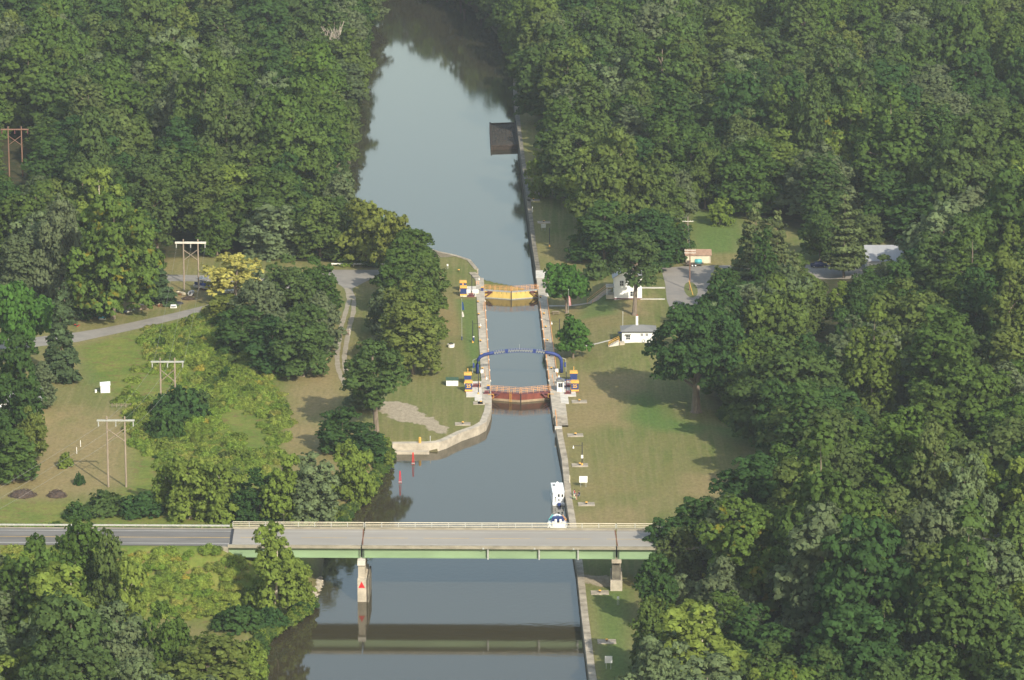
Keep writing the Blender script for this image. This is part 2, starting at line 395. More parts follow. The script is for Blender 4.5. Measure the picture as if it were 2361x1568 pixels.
    ga = mul(ga, ramp(sa_.outputs[1], .02, .25, (0,0,0), (1,1,1)))
    base = mix(ga, base, mix(fine, (.30,.25,.175), (.39,.33,.24)))
    # bare bank soil at the water's edge
    sp = nd(t, 'ShaderNodeSeparateXYZ'); t.links.new(geo.outputs['Position'], sp.inputs[0])
    mr = nd(t, 'ShaderNodeMapRange'); mr.inputs[1].default_value = -0.3; mr.inputs[2].default_value = -1.6; t.links.new(sp.outputs[2], mr.inputs[0])
    base = mix(mul(mr.outputs[0], .85), base, (.10, .085, .05))
    fin = mix(.85, base, ramp(fine, .3, .7, (.72,.72,.70), (1.22,1.22,1.2)), 'MULTIPLY')
    t.links.new(fin, b.inputs['Base Color'])
    bp = nd(t, 'ShaderNodeBump'); bp.inputs['Strength'].default_value = .6; bp.inputs['Distance'].default_value = .12; t.links.new(fine, bp.inputs['Height']); t.links.new(bp.outputs[0], b.inputs['Normal'])
    me.materials.append(m); return o
build_ground()

# ------------------------------------------------------------------ water
def water_mat(name, base, rip):
    m = bpy.data.materials.new(name); m.use_nodes = True; t = m.node_tree; b = t.nodes['Principled BSDF']
    b.inputs['Base Color'].default_value = (*base, 1); b.inputs['Roughness'].default_value = .055; b.inputs['IOR'].default_value = 1.5; b.inputs['Specular IOR Level'].default_value = .5
    geo = nd(t, 'ShaderNodeNewGeometry'); n = nd(t, 'ShaderNodeTexNoise'); n.inputs['Scale'].default_value = .9; n.inputs['Detail'].default_value = 3
    n2 = nd(t, 'ShaderNodeTexNoise'); n2.inputs['Scale'].default_value = .012; n2.inputs['Detail'].default_value = 2
    t.links.new(geo.outputs['Position'], n.inputs[0]); t.links.new(geo.outputs['Position'], n2.inputs[0])
    rr = nd(t, 'ShaderNodeValToRGB'); rr.color_ramp.elements[0].position = .42; rr.color_ramp.elements[1].position = .6; t.links.new(n2.outputs[0], rr.inputs[0])
    mm = nd(t, 'ShaderNodeMath', operation='MULTIPLY_ADD'); t.links.new(rr.outputs[0], mm.inputs[0]); mm.inputs[1].default_value = rip; mm.inputs[2].default_value = .08
    bp = nd(t, 'ShaderNodeBump'); bp.inputs['Distance'].default_value = .02; t.links.new(mm.outputs[0], bp.inputs['Strength'])
    t.links.new(n.outputs[0], bp.inputs['Height']); t.links.new(bp.outputs[0], b.inputs['Normal'])
    return m
M['water_near'] = water_mat('muddy_canal_water', (.046, .039, .022), .9)
M['water_far'] = water_mat('muddy_river_water', (.040, .036, .023), .5)
def sheet(name, poly, z, m, kind='structure', sub=0):
    b = MB(); n = len(poly); a = sum(poly[i][0] * poly[(i+1)%n][1] - poly[(i+1)%n][0] * poly[i][1] for i in range(n))
    if a < 0: poly = poly[::-1]
    b.add([(p[0], p[1], z) for p in poly], [tuple(range(n))]); o = b.build(name, m)
    bm = bmesh.new(); bm.from_mesh(o.data); bmesh.ops.triangulate(bm, faces=bm.faces[:]); bm.to_mesh(o.data); bm.free()
    return tag(o, kind=kind) if kind else o
def lp(v, u): return tuple(LF(v, u)[:2])
sheet('water', [lp(-90, -320), lp(60, -320), lp(60, -.5), lp(HW + .3, -.5), lp(HW + .3, UG - 1), lp(-HW - .3, UG - 1), lp(-HW - .3, -.5), lp(-90, -.5)], ZN, 'water_near')
sheet('water', [lp(-400, UG + .3), lp(300, UG + .3), lp(300, 1400), lp(-400, 1400)], ZF, 'water_far')

# ------------------------------------------------------------------ roads, tracks, lots (flat parts of the terrain)
RZ = 2.0
sheet('road', WS([(178,766),(240,756),(300,744),(400,722),(490,700),(560,682),(640,655),(700,640),(700,655),(640,672),(560,698),(500,712),(400,738),(300,762),(180,788),(60,802),(-120,810),(-120,785),(60,780)]), .004, 'roadgrey')
sheet('road', WS([(380,633),(560,636),(700,633),(763,622),(885,622),(892,630),(870,637),(838,652),(815,664),(800,672),(788,660),(763,645),(560,650),(380,648)]), .008, 'roadgrey')
sheet('parking_lot', [tuple(W(x, y, RZ)[:2]) for x, y in [(1524,618),(1600,612),(1960,610),(2150,612),(2380,650),(2380,672),(2150,642),(1955,643),(1720,646),(1690,690),(1655,735),(1600,790),(1570,800),(1545,712),(1537,690),(1534,655)]], RZ + .004, 'roadgrey2')
o = sheet('grass_island', [(W(1593, 668, RZ).x + 1.7 * math.cos(a), W(1593, 668, RZ).y + 8.5 * math.sin(a)) for a in np.linspace(0, 6.28, 20, endpoint=False)], RZ + .03, mat('island_grass', (.15,.165,.05), 1, var=.3, scale=.5))
def ribbon(name, pts, wd, z, m, zw=0.0, kind='structure'):
    P = [W(x, y, zw) for x, y in pts]
    Q = []
    for i in range(len(P) - 1):
        for k in range(6): Q.append(P[i].lerp(P[i+1], k / 6))
    Q.append(P[-1]); L_, R2_ = [], []
    for i, p in enumerate(Q):
        d = Q[min(i+1, len(Q)-1)] - Q[max(i-1, 0)]; nrm = Vector((-d.y, d.x, 0)).normalized() * (wd / 2 * (1 + .12 * math.sin(i * 1.7)))
        L_.append(p + nrm); R2_.append(p - nrm)
    b = MB(); n = len(Q)
    b.add([(p.x, p.y, z) for p in L_] + [(p.x, p.y, z) for p in R2_], [(i, n+i, n+i+1, i+1) for i in range(n-1)])
    return tag(b.build(name, m), kind=kind)
ribbon('dirt_track', [(800,664),(805,690),(797,720),(787,752),(781,790),(777,820),(779,848),(788,872),(800,895)], 1.15, .012, 'track')
ribbon('dirt_track', [(806,664),(816,690),(815,720),(806,752),(799,790),(794,820),(795,848),(801,866),(812,885)], 1.15, .016, 'track')
# ------------------------------------------------------------------ canal walls
def wall_strip(name, pts, wd, side, m, label, cat='canal wall', z0=-5.5, z1=.12, lip=None):
    """pts: world xy along the water face; thickness wd to the landward side"""
    P = [Vector((p[0], p[1], 0)) for p in pts]; b = MB()
    Q = []
    for i, p in enumerate(P):
        d1 = (P[i] - P[i-1]).normalized() if i else (P[1] - P[0]).normalized()
        d2 = (P[i+1] - P[i]).normalized() if i < len(P) - 1 else d1
        d = (d1 + d2).normalized(); n = Vector((-d.y, d.x, 0)) * side; Q.append(p + n * wd / max(.5, d.dot(d1)))
    n = len(P); vs = [(p.x, p.y, z0) for p in P] + [(p.x, p.y, z1) for p in P] + [(q.x, q.y, z1) for q in Q] + [(q.x, q.y, z0) for q in Q]
    fs = []
    for i in range(n - 1):
        fs += [(i, i+1, n+i+1, n+i), (n+i, n+i+1, 2*n+i+1, 2*n+i), (2*n+i, 2*n+i+1, 3*n+i+1, 3*n+i)]
    fs += [(0, n, 2*n, 3*n), (n-1, 4*n-1, 3*n-1, 2*n-1)]
    b.add(vs, fs); o = b.build(name, m); bm = bmesh.new(); bm.from_mesh(o.data); bmesh.ops.recalc_face_normals(bm, faces=bm.faces[:]); bm.to_mesh(o.data); bm.free()
    return tag(o, label, cat) if label else o
def idx(pts, poly, a, b_): return [poly[i] for i in range(a, b_)]
# far right guide wall (poly points 0..5), from the lock outwards
fr = [tuple(W(x, y)[:2]) for x, y in [(1183,193),(1188,250),(1193,300),(1201,365),(1210,430),(1218,495),(1226,560),(1232,600),(1238,634)]]
wall_strip('guide_wall', fr, 1.15, 1, 'wall_dark', 'long mossy old concrete guide wall on the right bank beyond the yellow gates')
fl = [tuple(W(x, y, ZF)[:2]) for x, y in [(1103,652),(1085,630),(1052,619),(1015,611),(990,604)]]
wall_strip('guide_wall', fl, 1.0, 1, 'concrete_old', 'short curved concrete wall edging the lawn on the left beyond the yellow gates')
nl = [tuple(W(x, y, ZN)[:2]) for x, y in [(1134,934),(1134,950),(1131,968),(1121,993),(1104,1003),(1065,1017),(1030,1034),(1012,1040),(985,1042),(905,1043)]]
wall_strip('guide_wall', nl, 1.5, -1, 'concrete', 'curved pale concrete guide wall on the left below the red gates')
nr = [tuple(W(x, y)[:2]) for x, y in [(1277,946),(1284,1003),(1295,1059),(1304,1149),(1316,1223),(1328,1298),(1340,1416),(1356,1548),(1395,1800)]]
gw = wall_strip('guide_wall', nr[::-1], 1.35, -1, 'concrete_old', 'long worn concrete guide wall on the right bank passing under the bridge')
# small concrete landing step at the end of the left guide wall
p = W(940, 1047, ZN); b = MB(); b.box((p.x, p.y + .3, -1.9), (9.5, 1.2, 1.2), 0); tag(b.build('landing_step', 'concrete'), 'low concrete landing at the left end of the curved pale wall', 'landing')
# lock side walls with coping
for sgn, nm in ((-1, 'left'), (1, 'right')):
    t = thing('lock_wall', LF(sgn * HW, 0), LANG, 'long pale concrete lock wall on the %s of the chamber with orange edging' % nm, 'lock wall')
    b = MB(); wd = 2.1 if sgn < 0 else 2.2
    b.box((sgn * wd / 2, UG / 2 + 1, -2.9), (wd, UG + 24, 6.2)); b.build('coping', 'concrete', t)
    # machinery platforms stepped out from the wall at both gates
    a = MB(); s = sgn; off = wd
    a.box((s * (off + 1.85), 2.2, -.15), (3.7, 14, .62)); a.box((s * (off + .9), -6.4, -.16), (1.8, 3.2, .6)); a.box((s * (off + .5), -9.6, -.17), (1.2 if s < 0 else 2.6, 3.4, .58))
    a.box((s * (off + 1.7), UG - 1.5, -.15), (3.4, 11, .62)); a.build('platform', 'pale', t)
    e = MB(); L0 = 11 if s < 0 else 10
    e.box((s * .09, (UG - 18) / 2 + 7, .26), (.20, UG - 22, .14)); e.build('edge_strip', 'rail', t)
    if s > 0:
        e = MB(); e.box((s * (wd - .1), (UG - 14) / 2 + 8, .30), (.16, UG - 24, .22)); e.build('kerb_strip', 'rail', t)
        e = MB(); e.box((s * (wd - .75), UG / 2, .222), (.07, UG - 20, .02)); e.box((s * (wd - 1.15), UG / 2, .222), (.07, UG - 20, .02)); e.build('track_rail', 'concrete_old', t)
    # pipe rungs dots along the edge
    for k in range(9):
        e = MB(); e.box((s * .02, 9 + k * (UG - 22) / 8, .30), (.34, .45, .30)); e.build('mooring_pin', 'pale', t)
# lower right widened coping with steps down to the guide wall
t = thing('lower_steps', LF(HW, -10), LANG, 'concrete steps with orange handrail dropping from lock to guide wall', 'steps')
b = MB(); b.box((1.6, -6.5, -2.9), (3.2, 11, 6.15)); b.build('coping', 'concrete', t)
b = MB()
for k in range(7): b.box((1.9, -12.6 - k * 1.3, -.3 - .01 * k), (2.6, 1.3, .9 - k * .03))
b.build('treads', 'concrete_old', t)
b = MB(); b.tube([(.6, -11.2, 0), (.6, -11.2, 1.4), (.6, -20.5, 1.2), (.6, -20.5, 0)], .09); b.build('handrail', 'rail', t)
b = MB(); b.box((.9, -22.3, -2.7), (1.6, 1.6, 5.95)); b.build('end_block', 'pale', t)
# far right concrete block beyond yellow gates
p = W(1254, 634); tag(MB().box((0, 0, 0), (3.8, 8.5, .7)).build('abutment_block', 'pale'), 'pale square concrete block at the lock end of the far right wall', 'concrete block').location = (p.x - .2, p.y, -.1)
# steps at far left lock end (stone ramp)
tag(wall_strip('ramp_wall', [tuple(LF(-HW, UG + 2)[:2]), tuple(LF(-HW, UG + 9)[:2]), tuple(LF(-HW - 1.0, UG + 15)[:2]), tuple(LF(-HW - 2.0, UG + 20)[:2])], 1.8, 1, 'concrete_old', None, z1=.16), 'rough stepped stone ramp beside the far left end of the lock', 'ramp')

# ------------------------------------------------------------------ lock gates
def gate(ug, face, lower, top_label, tan=False):
    t = thing('lock_gate', LF(0, ug), LANG, top_label, 'lock gate')
    tipd = 2.3
    for s in (-1, 1):
        h = Vector((s * (HW + .25), 0, 0)); tip = Vector((s * .03, -tipd, 0)); d = (tip - h); Ln = d.length; an = math.atan2(d.y, d.x); c = (h + tip) / 2
        nrm = Vector((-d.y, d.x, 0)).normalized() * (-1 if s > 0 else 1)      # away from camera
        if nrm.y < 0: nrm = -nrm
        if tan:
            leaf = MB().box((c.x, c.y, -.72), (Ln, .45, 1.35), an).build('gate_leaf', face, t)
            MB().box((c.x, c.y - .01, -3.2), (Ln + .0, .46, 3.62), an).build('scum_band', 'gatetan', leaf)
        else:
            leaf = MB().box((c.x, c.y, -2.5), (Ln, .45, 4.9), an).build('gate_leaf', face, t)
            MB().box((c.x, c.y - .01, -1.85), (Ln, .47, .35), an).build('waterline_band', 'galv', leaf)
        wc = c + nrm * .3
        MB().box((wc.x, wc.y, .03), (Ln, 1.15, .12), an).build('walkway', 'galv' if not tan else 'maroon', t)
        for hh in [1]:
            rl = MB(); n = 6
            for side in (0, 1):
                off = nrm * (-.22 if side == 0 else .86)
                for k in range(n):
                    f = k / (n - 1) * .96 + .02; q = h + d * f + off
                    rl.tube([(q.x, q.y, .05), (q.x, q.y, 1.38)], .045, 5)
                for zz in (.5, .95, 1.36):
                    q0 = h + d * .02 + off; q1 = h + d * .98 + off
                    rl.tube([(q0.x, q0.y, zz), (q1.x, q1.y, zz)], .032, 5)
            rl.build('railing', 'rail', t)
        # brackets under the walkway
        for k in range(1, 6):
            q = h + d * (k / 6) - nrm * .27; MB().box((q.x, q.y, -.28), (.07, .08, .5)).build('bracket', 'dark' if not tan else 'maroon', t)
        # operating strut
        stt = MB(); a0 = h + d * .33 - nrm * .35
        stt.tube([(s * (HW - .1), -.8, -.35), (a0.x, a0.y - .3, -.10)], .13, 6); stt.tube([(s * (HW + .15), -1.4, -1.55), (a0.x, a0.y - .3, -.14)], .15, 6)
        stt.box((a0.x + s * .55, a0.y - .25, -.08), (1.3, .3, .22), an); stt.build('operating_strut', 'maroon', t)
    MB().box((0, -tipd - .16, -.95), (.24, .3, 2.0)).build('mitre_post', 'dark', t)
    if lower:
        ld = MB()
        for x in (-2.55, -2.2): ld.tube([(x, -1.95, .6), (x, -2.0, -1.9)], .04, 5)
        for k in range(7): ld.tube([(-2.55, -1.98, -1.8 + k * .33), (-2.2, -1.98, -1.8 + k * .33)], .03, 4)
        ld.build('ladder', 'yellow', t)
        for s in (-1, 1):
            bx = MB(); x0 = s * (HW + .05)
            for z in (-.55, .35):
                bx.tube([(x0 - .6, -3.6, z), (x0 + .6, -3.6, z)], .06, 4)
            for x in (x0 - .6, x0 + .6): bx.tube([(x, -3.6, -.55), (x, -3.6, .35)], .06, 4)
            bx.build('guard_frame', 'yellow', t)
    return t
gate(0, 'gatered', True, 'closed pair of rust red mitre gates with orange railed walkway at the near end', True)
gate(UG, 'gateyellow', False, 'closed pair of yellow mitre gates with orange railed walkway at the far end')

# machinery cabinets
def cabinet(p, label, num=False, post=False, group=None, sc=1.0, split=False):
    t = thing('machinery_cabinet', p, LANG, label, 'cabinet', group)
    MB().box((0, 0, .10), (1.75, 1.6, .24)).build('base', 'maroon' if num else 'pale', t)
    MB().box((0, 0, .42), (1.72, 1.55, .40)).build('lower_band', 'yellow', t)
    bd = MB().box((0, 0, 1.37), (1.62, 1.45, 1.5)).build('body', 'blue', t, bevel=.03)
    MB().box((0, 0, 2.36), (1.85, 1.7, .50)).build('cap', 'yellow', t, bevel=.06)
    if num: text('25', 1.05, 'yellow', t, (0, -.74, 1.42), (R_(90), 0, 0))
    if split: MB().box((0, -.745, 1.37), (.34, .03, 1.4)).build('panel_strip', 'rail', t)
    if post:
        e = MB().tube([(0, 0, 2.6), (0, 0, 3.7)], .06, 6)
        for k in range(3): e.ball((.05, 0, 2.9 + .32 * k), .10, 6, 4)
        e.build('indicator_post', 'yellow', t)
    return t
LC = W(1081, 905); RC = W(1326, 905)
cabinet(W(1080.5, 902.5), 'left yellow capped navy cabinet reading 25 nearest the red gates', num=True)
cabinet(W(1078.5, 884), 'navy cabinet with yellow cap and post behind the left one reading 25', post=True)
cabinet(W(1325.5, 902.5), 'right yellow capped navy cabinet reading 25 beside the white booth', num=True)
cabinet(W(1322.5, 880), 'navy cabinet with yellow cap and post behind the right one reading 25', post=True)
cabinet(W(1068.5, 682), 'yellow capped navy cabinet near left end of the yellow gates', num=False)
cabinet(W(1067.5, 670), 'farthest navy cabinet with orange centre strip left of the yellow gates', split=True)

# booths
def booth(p, label, sc=1.0):
    t = thing('control_booth', p, LANG, label, 'booth'); t.scale = (sc,) * 3
    MB().box((0, 0, 1.35), (1.6, 1.7, 2.5)).build('wall', 'white', t)
    MB().box((0, 0, 2.68), (1.95, 2.1, .18)).box((0, 0, 2.84), (1.5, 1.6, .16)).build('roof', 'roofgrey', t)
    wn = MB().box((0, -.86, 1.75), (.95, .06, .95)).build('window', 'glass', t)
    MB().box((0, -.90, 1.75), (.05, .05, .95)).box((0, -.90, 1.25), (1.05, .05, .07)).box((0, -.90, 2.25), (1.05, .05, .07)).box((-.5, -.90, 1.75), (.07, .05, 1.05)).box((.5, -.90, 1.75), (.07, .05, 1.05)).build('frame', 'galv', wn)
    MB().box((-.28, -.87, .55), (.4, .04, .9)).box((.3, -.87, .45), (.35, .04, .6)).build('door_panel', 'whitecloth', t)
    return t
booth(W(1292, 902.5), 'small white control booth with grey roof right of the red gates')
booth(W(1273, 665), 'small white control booth half hidden by the round tree by the yellow gates')
# pipes & winches
def machinery(p, label, v, col='maroon', sx=1.0):
    t = thing('gate_winch', p, LANG, label, 'winch')
    MB().box((0, 0, .18), (1.5 * sx, 1.0, .34)).build('bed', col, t)
    MB().tube([(-.5 * sx, 0, .62), (.5 * sx, 0, .62)], .30, 10).build('drum', col, t)
    MB().box((.68 * sx, 0, .55), (.22, .5, .7)).build('motor', 'dark', t)
    return t
machinery(W(1098, 893), 'long maroon winch bed on the platform right of left cabinets', 0, sx=1.5)
machinery(W(1122, 909), 'small maroon winch at the left end of the red gates', 0)
machinery(W(1309, 909), 'small maroon winch at the right end of the red gates', 0)
machinery(W(1309, 893), 'maroon winch between the white booth and right cabinets', 0)
machinery(W(1086, 684), 'maroon winch on platform left of the yellow gates', 0, sx=1.2)
# white ramp pipe on far left platform
t = thing('penstock_pipe', W(1087, 678), LANG, 'fat white horizontal tank on platform left of yellow gates', 'tank')
MB().tube([(-2.2, 0, .6), (1.8, 0, .6)], .62, 12).build('barrel', 'whitecloth', t); MB().box((-1.3, 0, .15), (.3, 1.1, .3)).build('saddle', 'pale', t); MB().box((1, 0, .15), (.3, 1.1, .3)).build('saddle', 'pale', t)
def ctlbox(p, label, col='blue'):
    t = thing('control_box', p, LANG, label, 'control box')
    MB().box((0, 0, .55), (.62, .5, 1.0)).build('case', col, t); MB().box((0, 0, 1.12), (.72, .6, .16)).build('lid', 'yellow', t); return t
ctlbox(W(1126, 899), 'small navy control box with yellow lid left of the red gates')
ctlbox(W(1112, 672), 'small navy control box with yellow lid left of the yellow gates')
# blue pipework behind the booth
t = thing('pump_unit', W(1301, 888), LANG, 'navy blue pump and pipes between booth and right cabinets', 'pump')
MB().tube([(-.9, 0, 1.2), (2.2, 0, 1.2)], .22, 8).build('pipe', 'blue', t); MB().ball((-1.1, 0, 1.5), (.65, .6, .4), 10, 6).tube([(-1.1, 0, 0), (-1.1, 0, 1.5)], .25, 8).build('valve', 'blue', t)
MB().tube([(.6, -.6, 0), (.6, -.6, 1.3), (1.8, -.6, 1.3), (1.8, -.6, 0)], .06, 5).build('guard_rail', 'rail', t)
# orange handrail sections on the copings
def handrail(p, q, label, h=1.1, n=2):
    c = (p + q) / 2; d = q - p; L = d.length; t = thing('handrail', c, math.atan2(d.y, d.x), label, 'handrail')
    for k in range(n): x = -L/2 + L * k / (n - 1); MB().tube([(x, 0, 0), (x, 0, h)], .05, 5).build('post', 'rail', t)
    MB().tube([(-L/2, 0, h), (L/2, 0, h)], .045, 5).build('top_rail', 'rail', t); MB().tube([(-L/2, 0, h * .55), (L/2, 0, h * .55)], .035, 5).build('mid_rail', 'rail', t); return t
handrail(W(1118, 862), W(1119, 875), 'orange handrail on the left lock wall below the arch')
handrail(W(1114, 706), W(1115, 718), 'orange handrail on the left lock wall near the yellow gates')
handrail(W(1273, 872), W(1278, 896), 'orange handrail on right lock wall near the white booth')
handrail(W(1098, 658), W(1104, 658), 'orange handrail behind left end of the yellow gates')
handrail(W(1105, 888), W(1106, 897), 'orange handrail beside the navy cabinet reading 25 on the left')
handrail(W(1314, 886), W(1316, 906), 'tall orange handrail beside the navy cabinet reading 25 on the right')

# ------------------------------------------------------------------ arch over the chamber
aL, aR = W(1100.5, 861), W(1294.5, 859)
t = thing('overhead_arch', (aL + aR) / 2, math.atan2((aR - aL).y, (aR - aL).x), 'dark blue tubular arch spanning the lock chamber with a lattice truss crown', 'arch')
S = (aR - aL).length / 2
def arch_z(x):
    pts = [(0, 0), (0, 2.9), (.10, 4.2), (.7, 5.3), (1.7, 6.0), (3.0, 6.35), (3.9, 6.55), (5.3, 6.85), (8, 7.15), (S, 7.3)]
    return pts
pl = [(-S + a, 0, z * .76) for a, z in arch_z(0)]
pr = [(S - a, 0, z * .76) for a, z in arch_z(0)]
MB().tube(pl[:7], .40, 10).build('leg', 'archblue', t, smooth=True); MB().tube(pr[:7], .40, 10).build('leg', 'archblue', t, smooth=True)
xs_ = np.linspace(-S + 3.9, S - 3.9, 41)
def zc(x):
    a = S - abs(x); P_ = arch_z(0); return np.interp(a, [p[0] + i * 1e-6 for i, p in enumerate(P_)], [p[1] for p in P_]) * .76
for (dy, dz) in ((-.42, .32), (.42, .32), (-.42, -.32), (.42, -.32)):
    MB().tube([(x, dy, zc(x) + dz) for x in xs_], .065, 5).build('chord', 'archblue', t)
lat = MB()
for i in range(40):
    x0, x1 = xs_[i], xs_[i+1]; s = 1 if i % 2 else -1
    for dy in (-.42, .42): lat.tube([(x0, dy, zc(x0) - .32 * s), (x1, dy, zc(x1) + .32 * s)], .05, 4)
    lat.tube([(x0, -.42 * s, zc(x0) + .32), (x1, .42 * s, zc(x1) + .32)], .05, 4)
lat.build('lattice', 'galv', t)
MB().box((-S + 6.9, 0, zc(S - 6.9)), (.7, .95, .78)).build('collar', 'archblue', t); MB().box((S - 6.4, 0, zc(S - 6.4)), (.7, .95, .78)).build('collar', 'archblue', t)
for s in (-1, 1):
    MB().tube([(s * (S + .1), 0, 3.6), (s * (S + 1.0), .2, 3.2), (s * (S + 1.1), .2, .1)], .07, 5).build('drain_pipe', 'galv', t)
    MB().box((s * (S + .85), .15, 1.9), (.4, .4, 1.1)).build('junction_box', 'archblue', t)
    MB().box((s * (S - 1.1), -.2, .55), (.7, .6, .8)).build('floodlight', 'white', t)
MB().tube([(0, 0, 5.6), (0, 0, 7.0)], .03, 4).build('antenna', 'galv', t)

# ------------------------------------------------------------------ bridge
t = thing('road_bridge', RB(0, 0, 0), BANG, 'long pale concrete deck bridge with green girders over the canal', 'bridge')
DW = 6.15
def bx(X0, X1, off, z, sy, sz): L_ = (X1 - X0) / rdv.x; return ((X0 + X1) / 2 / rdv.x, off, z), (L_, sy, sz)
for (a, b_) in ((XA, XP1 - .12), (XP1 + .12, XP2 - .12), (XP2 + .12, XB)):
    MB().box(*bx(a, b_, 0, ZR - .15, DW * 2 - .02, .3)).build('deck', 'deck', t)
    MB().box(*bx(a + .1, b_ - .1, -DW + .75, 7.50, .09, 1.85)).box(*bx(a + .1, b_ - .1, -DW + .62, 6.57, .5, .07)).box(*bx(a + .1, b_ - .1, -DW + .70, 8.42, .4, .05)).build('front_girder', 'girder', t)
    for o_ in (-2.4, 1.0, 4.4): MB().box(*bx(a + .1, b_ - .1, o_, 7.50, .1, 1.84)).box(*bx(a + .1, b_ - .1, o_, 6.56, .45, .06)).build('inner_girder', 'girder', t)
    MB().box(*bx(a, b_, -DW + .04, ZR + .02, .5, .62)).build('kerb', 'parapet', t)
    MB().box(*bx(a, b_, DW - .1, ZR + .12, .45, .5)).build('kerb', 'parapet', t)
    for off in (DW - .05,):
        r = MB()
        n = int((b_ - a) / 3.2)
        for k in range(n + 1): MB().box((( a + (b_ - a) * k / n) / rdv.x, off, ZR + .8), (.12, .12, 1.0)).build('railing_post', 'galv', t)
        r = MB()
        for z, rr in ((.62, .05), (.95, .05), (1.32, .07)): r.box(*bx(a, b_, off, ZR + z, .09, rr * 2))
        r.build('railing', 'cream', t)
for X in (XP1, XP2):
    MB().box((X / rdv.x, 0, ZR - .04), (.22, DW * 2 - .6, .10), LANG - BANG).build('expansion_joint', 'rust', t)
for X in (XA + .25,): MB().box((X / rdv.x, 0, ZR - .02), (.55, DW * 2 - .9, .08), LANG - BANG).build('expansion_joint', 'dark', t)
for X in (XP1, XP2):
    for k in (-.45, .45): MB().box((X / rdv.x + k, -DW + .66, 7.5), (.12, .3, 1.8)).build('bearing_stiffener', 'dark', t)
for X in (-.2 - 4.4, 5.4, 13.0, ): 
    MB().box(((X) / rdv.x, -DW + .35, 7.7), (.28, .55, 2.6)).box((X / rdv.x - .9, -DW - .25, 8.75), (.35, .12, .35)).build('light_bracket', 'galv', t)
# piers
pr_ = MB(); pX = XP1 / rdv.x
MB().box((pX, -2.2, 1.4), (1.3, 9.2, 9.9)).build('pier', 'concrete', t)
cap_ = MB().box((pX, -2.0, 5.9), (1.5, 10.4, 1.0)).build('pier_cap', 'pale', t)
MB().box((pX + .12, -2.3, -.3), (1.75, 10.4, 6.0)).build('pier_nose', 'concrete', t)
MB().box((pX + 1.35, -3.0, .0), (.35, 9.5, 5.2)).build('fender', 'wall_dark', t)
a_ = MB(); y_ = -7.53
a_.add([(pX - .6, y_, .95), (pX + .7, y_, .95), (pX + .05, y_, 2.25), (pX - .6, y_ + .05, .95), (pX + .7, y_ + .05, .95), (pX + .05, y_ + .05, 2.25)], [(0,1,2), (5,4,3), (0,2,5,3), (2,1,4,5), (1,0,3,4)])
a_.build('red_triangle', 'red', t)
qX = XP2 / rdv.x
MB().box((qX, -1.6, 3.2), (1.7, 7.2, 7.0)).build('pier', 'wall_dark', t); MB().box((qX, -1.4, 6.15), (1.9, 9.4, .75)).build('pier_cap', 'concrete_old', t)
MB().box((qX, -1.6, .8), (2.3, 8.2, 2.6)).build('pier_base', 'concrete', t)
# abutments
for X, s in ((XA, -1), (XB, 1)):
    MB().box(((X + s * 1.0) / rdv.x, 0, 6.5), (2.2, DW * 2 + .4, 4.6)).build('abutment', 'parapet', t)
    MB().box(((X + s * 3.2) / rdv.x, -DW - .05, 7.7), (4.4, .5, 2.1)).build('wing_wall', 'parapet', t)
# painted lines on the deck
ln = MB()
ln.box(*bx(XA, XB, DW - 2.0, ZR + .006, .16, .008)).box(*bx(XA, XB, -DW + 1.75, ZR + .006, .16, .008)); ln.build('edge_line', 'whiteline', t)
X = XA
while X < XB - 8: MB().box(*bx(X + 2, X + 11, -.1 , ZR + .007, .15, .008)).build('centre_line', 'yellowline', t); X += 12
# approach roads on the embankments
def band(X0, X1, o0, o1, z): return [tuple(RB(X0, o0)[:2]), tuple(RB(X1, o0)[:2]), tuple(RB(X1, o1)[:2]), tuple(RB(X0, o1)[:2])]
for X0, X1 in ((-900, XA), (XB, 900)):
    sheet('road', band(X0, X1, -5.6, 5.6, 0), ZR - .06, 'asphalt')
    sheet('road_line', band(X0, X1, -4.2, -3.9, 0), ZR - .054, 'whiteline'); sheet('road_line', band(X0, X1, 4.1, 4.4, 0), ZR - .054, 'whiteline')
    sheet('road_line', band(X0, X1, -.2, .05, 0), ZR - .054, 'yellowline')
    sheet('shoulder', band(X0, X1, 5.6, 6.6, 0), ZR - .09, 'track')
# guardrail on the far side of the left approach
t = thing('guardrail', RB(-110, 6.3, ZR - .15), BANG, 'long pale steel guardrail along the far edge of the left approach road', 'guardrail')
MB().box((-20, 0, .62), (148, .1, .34)).build('beam', 'galv', t)
for k in range(38): MB().box((-92 + k * 3.9, .12, .3), (.12, .14, .7)).build('post', 'wood', t)
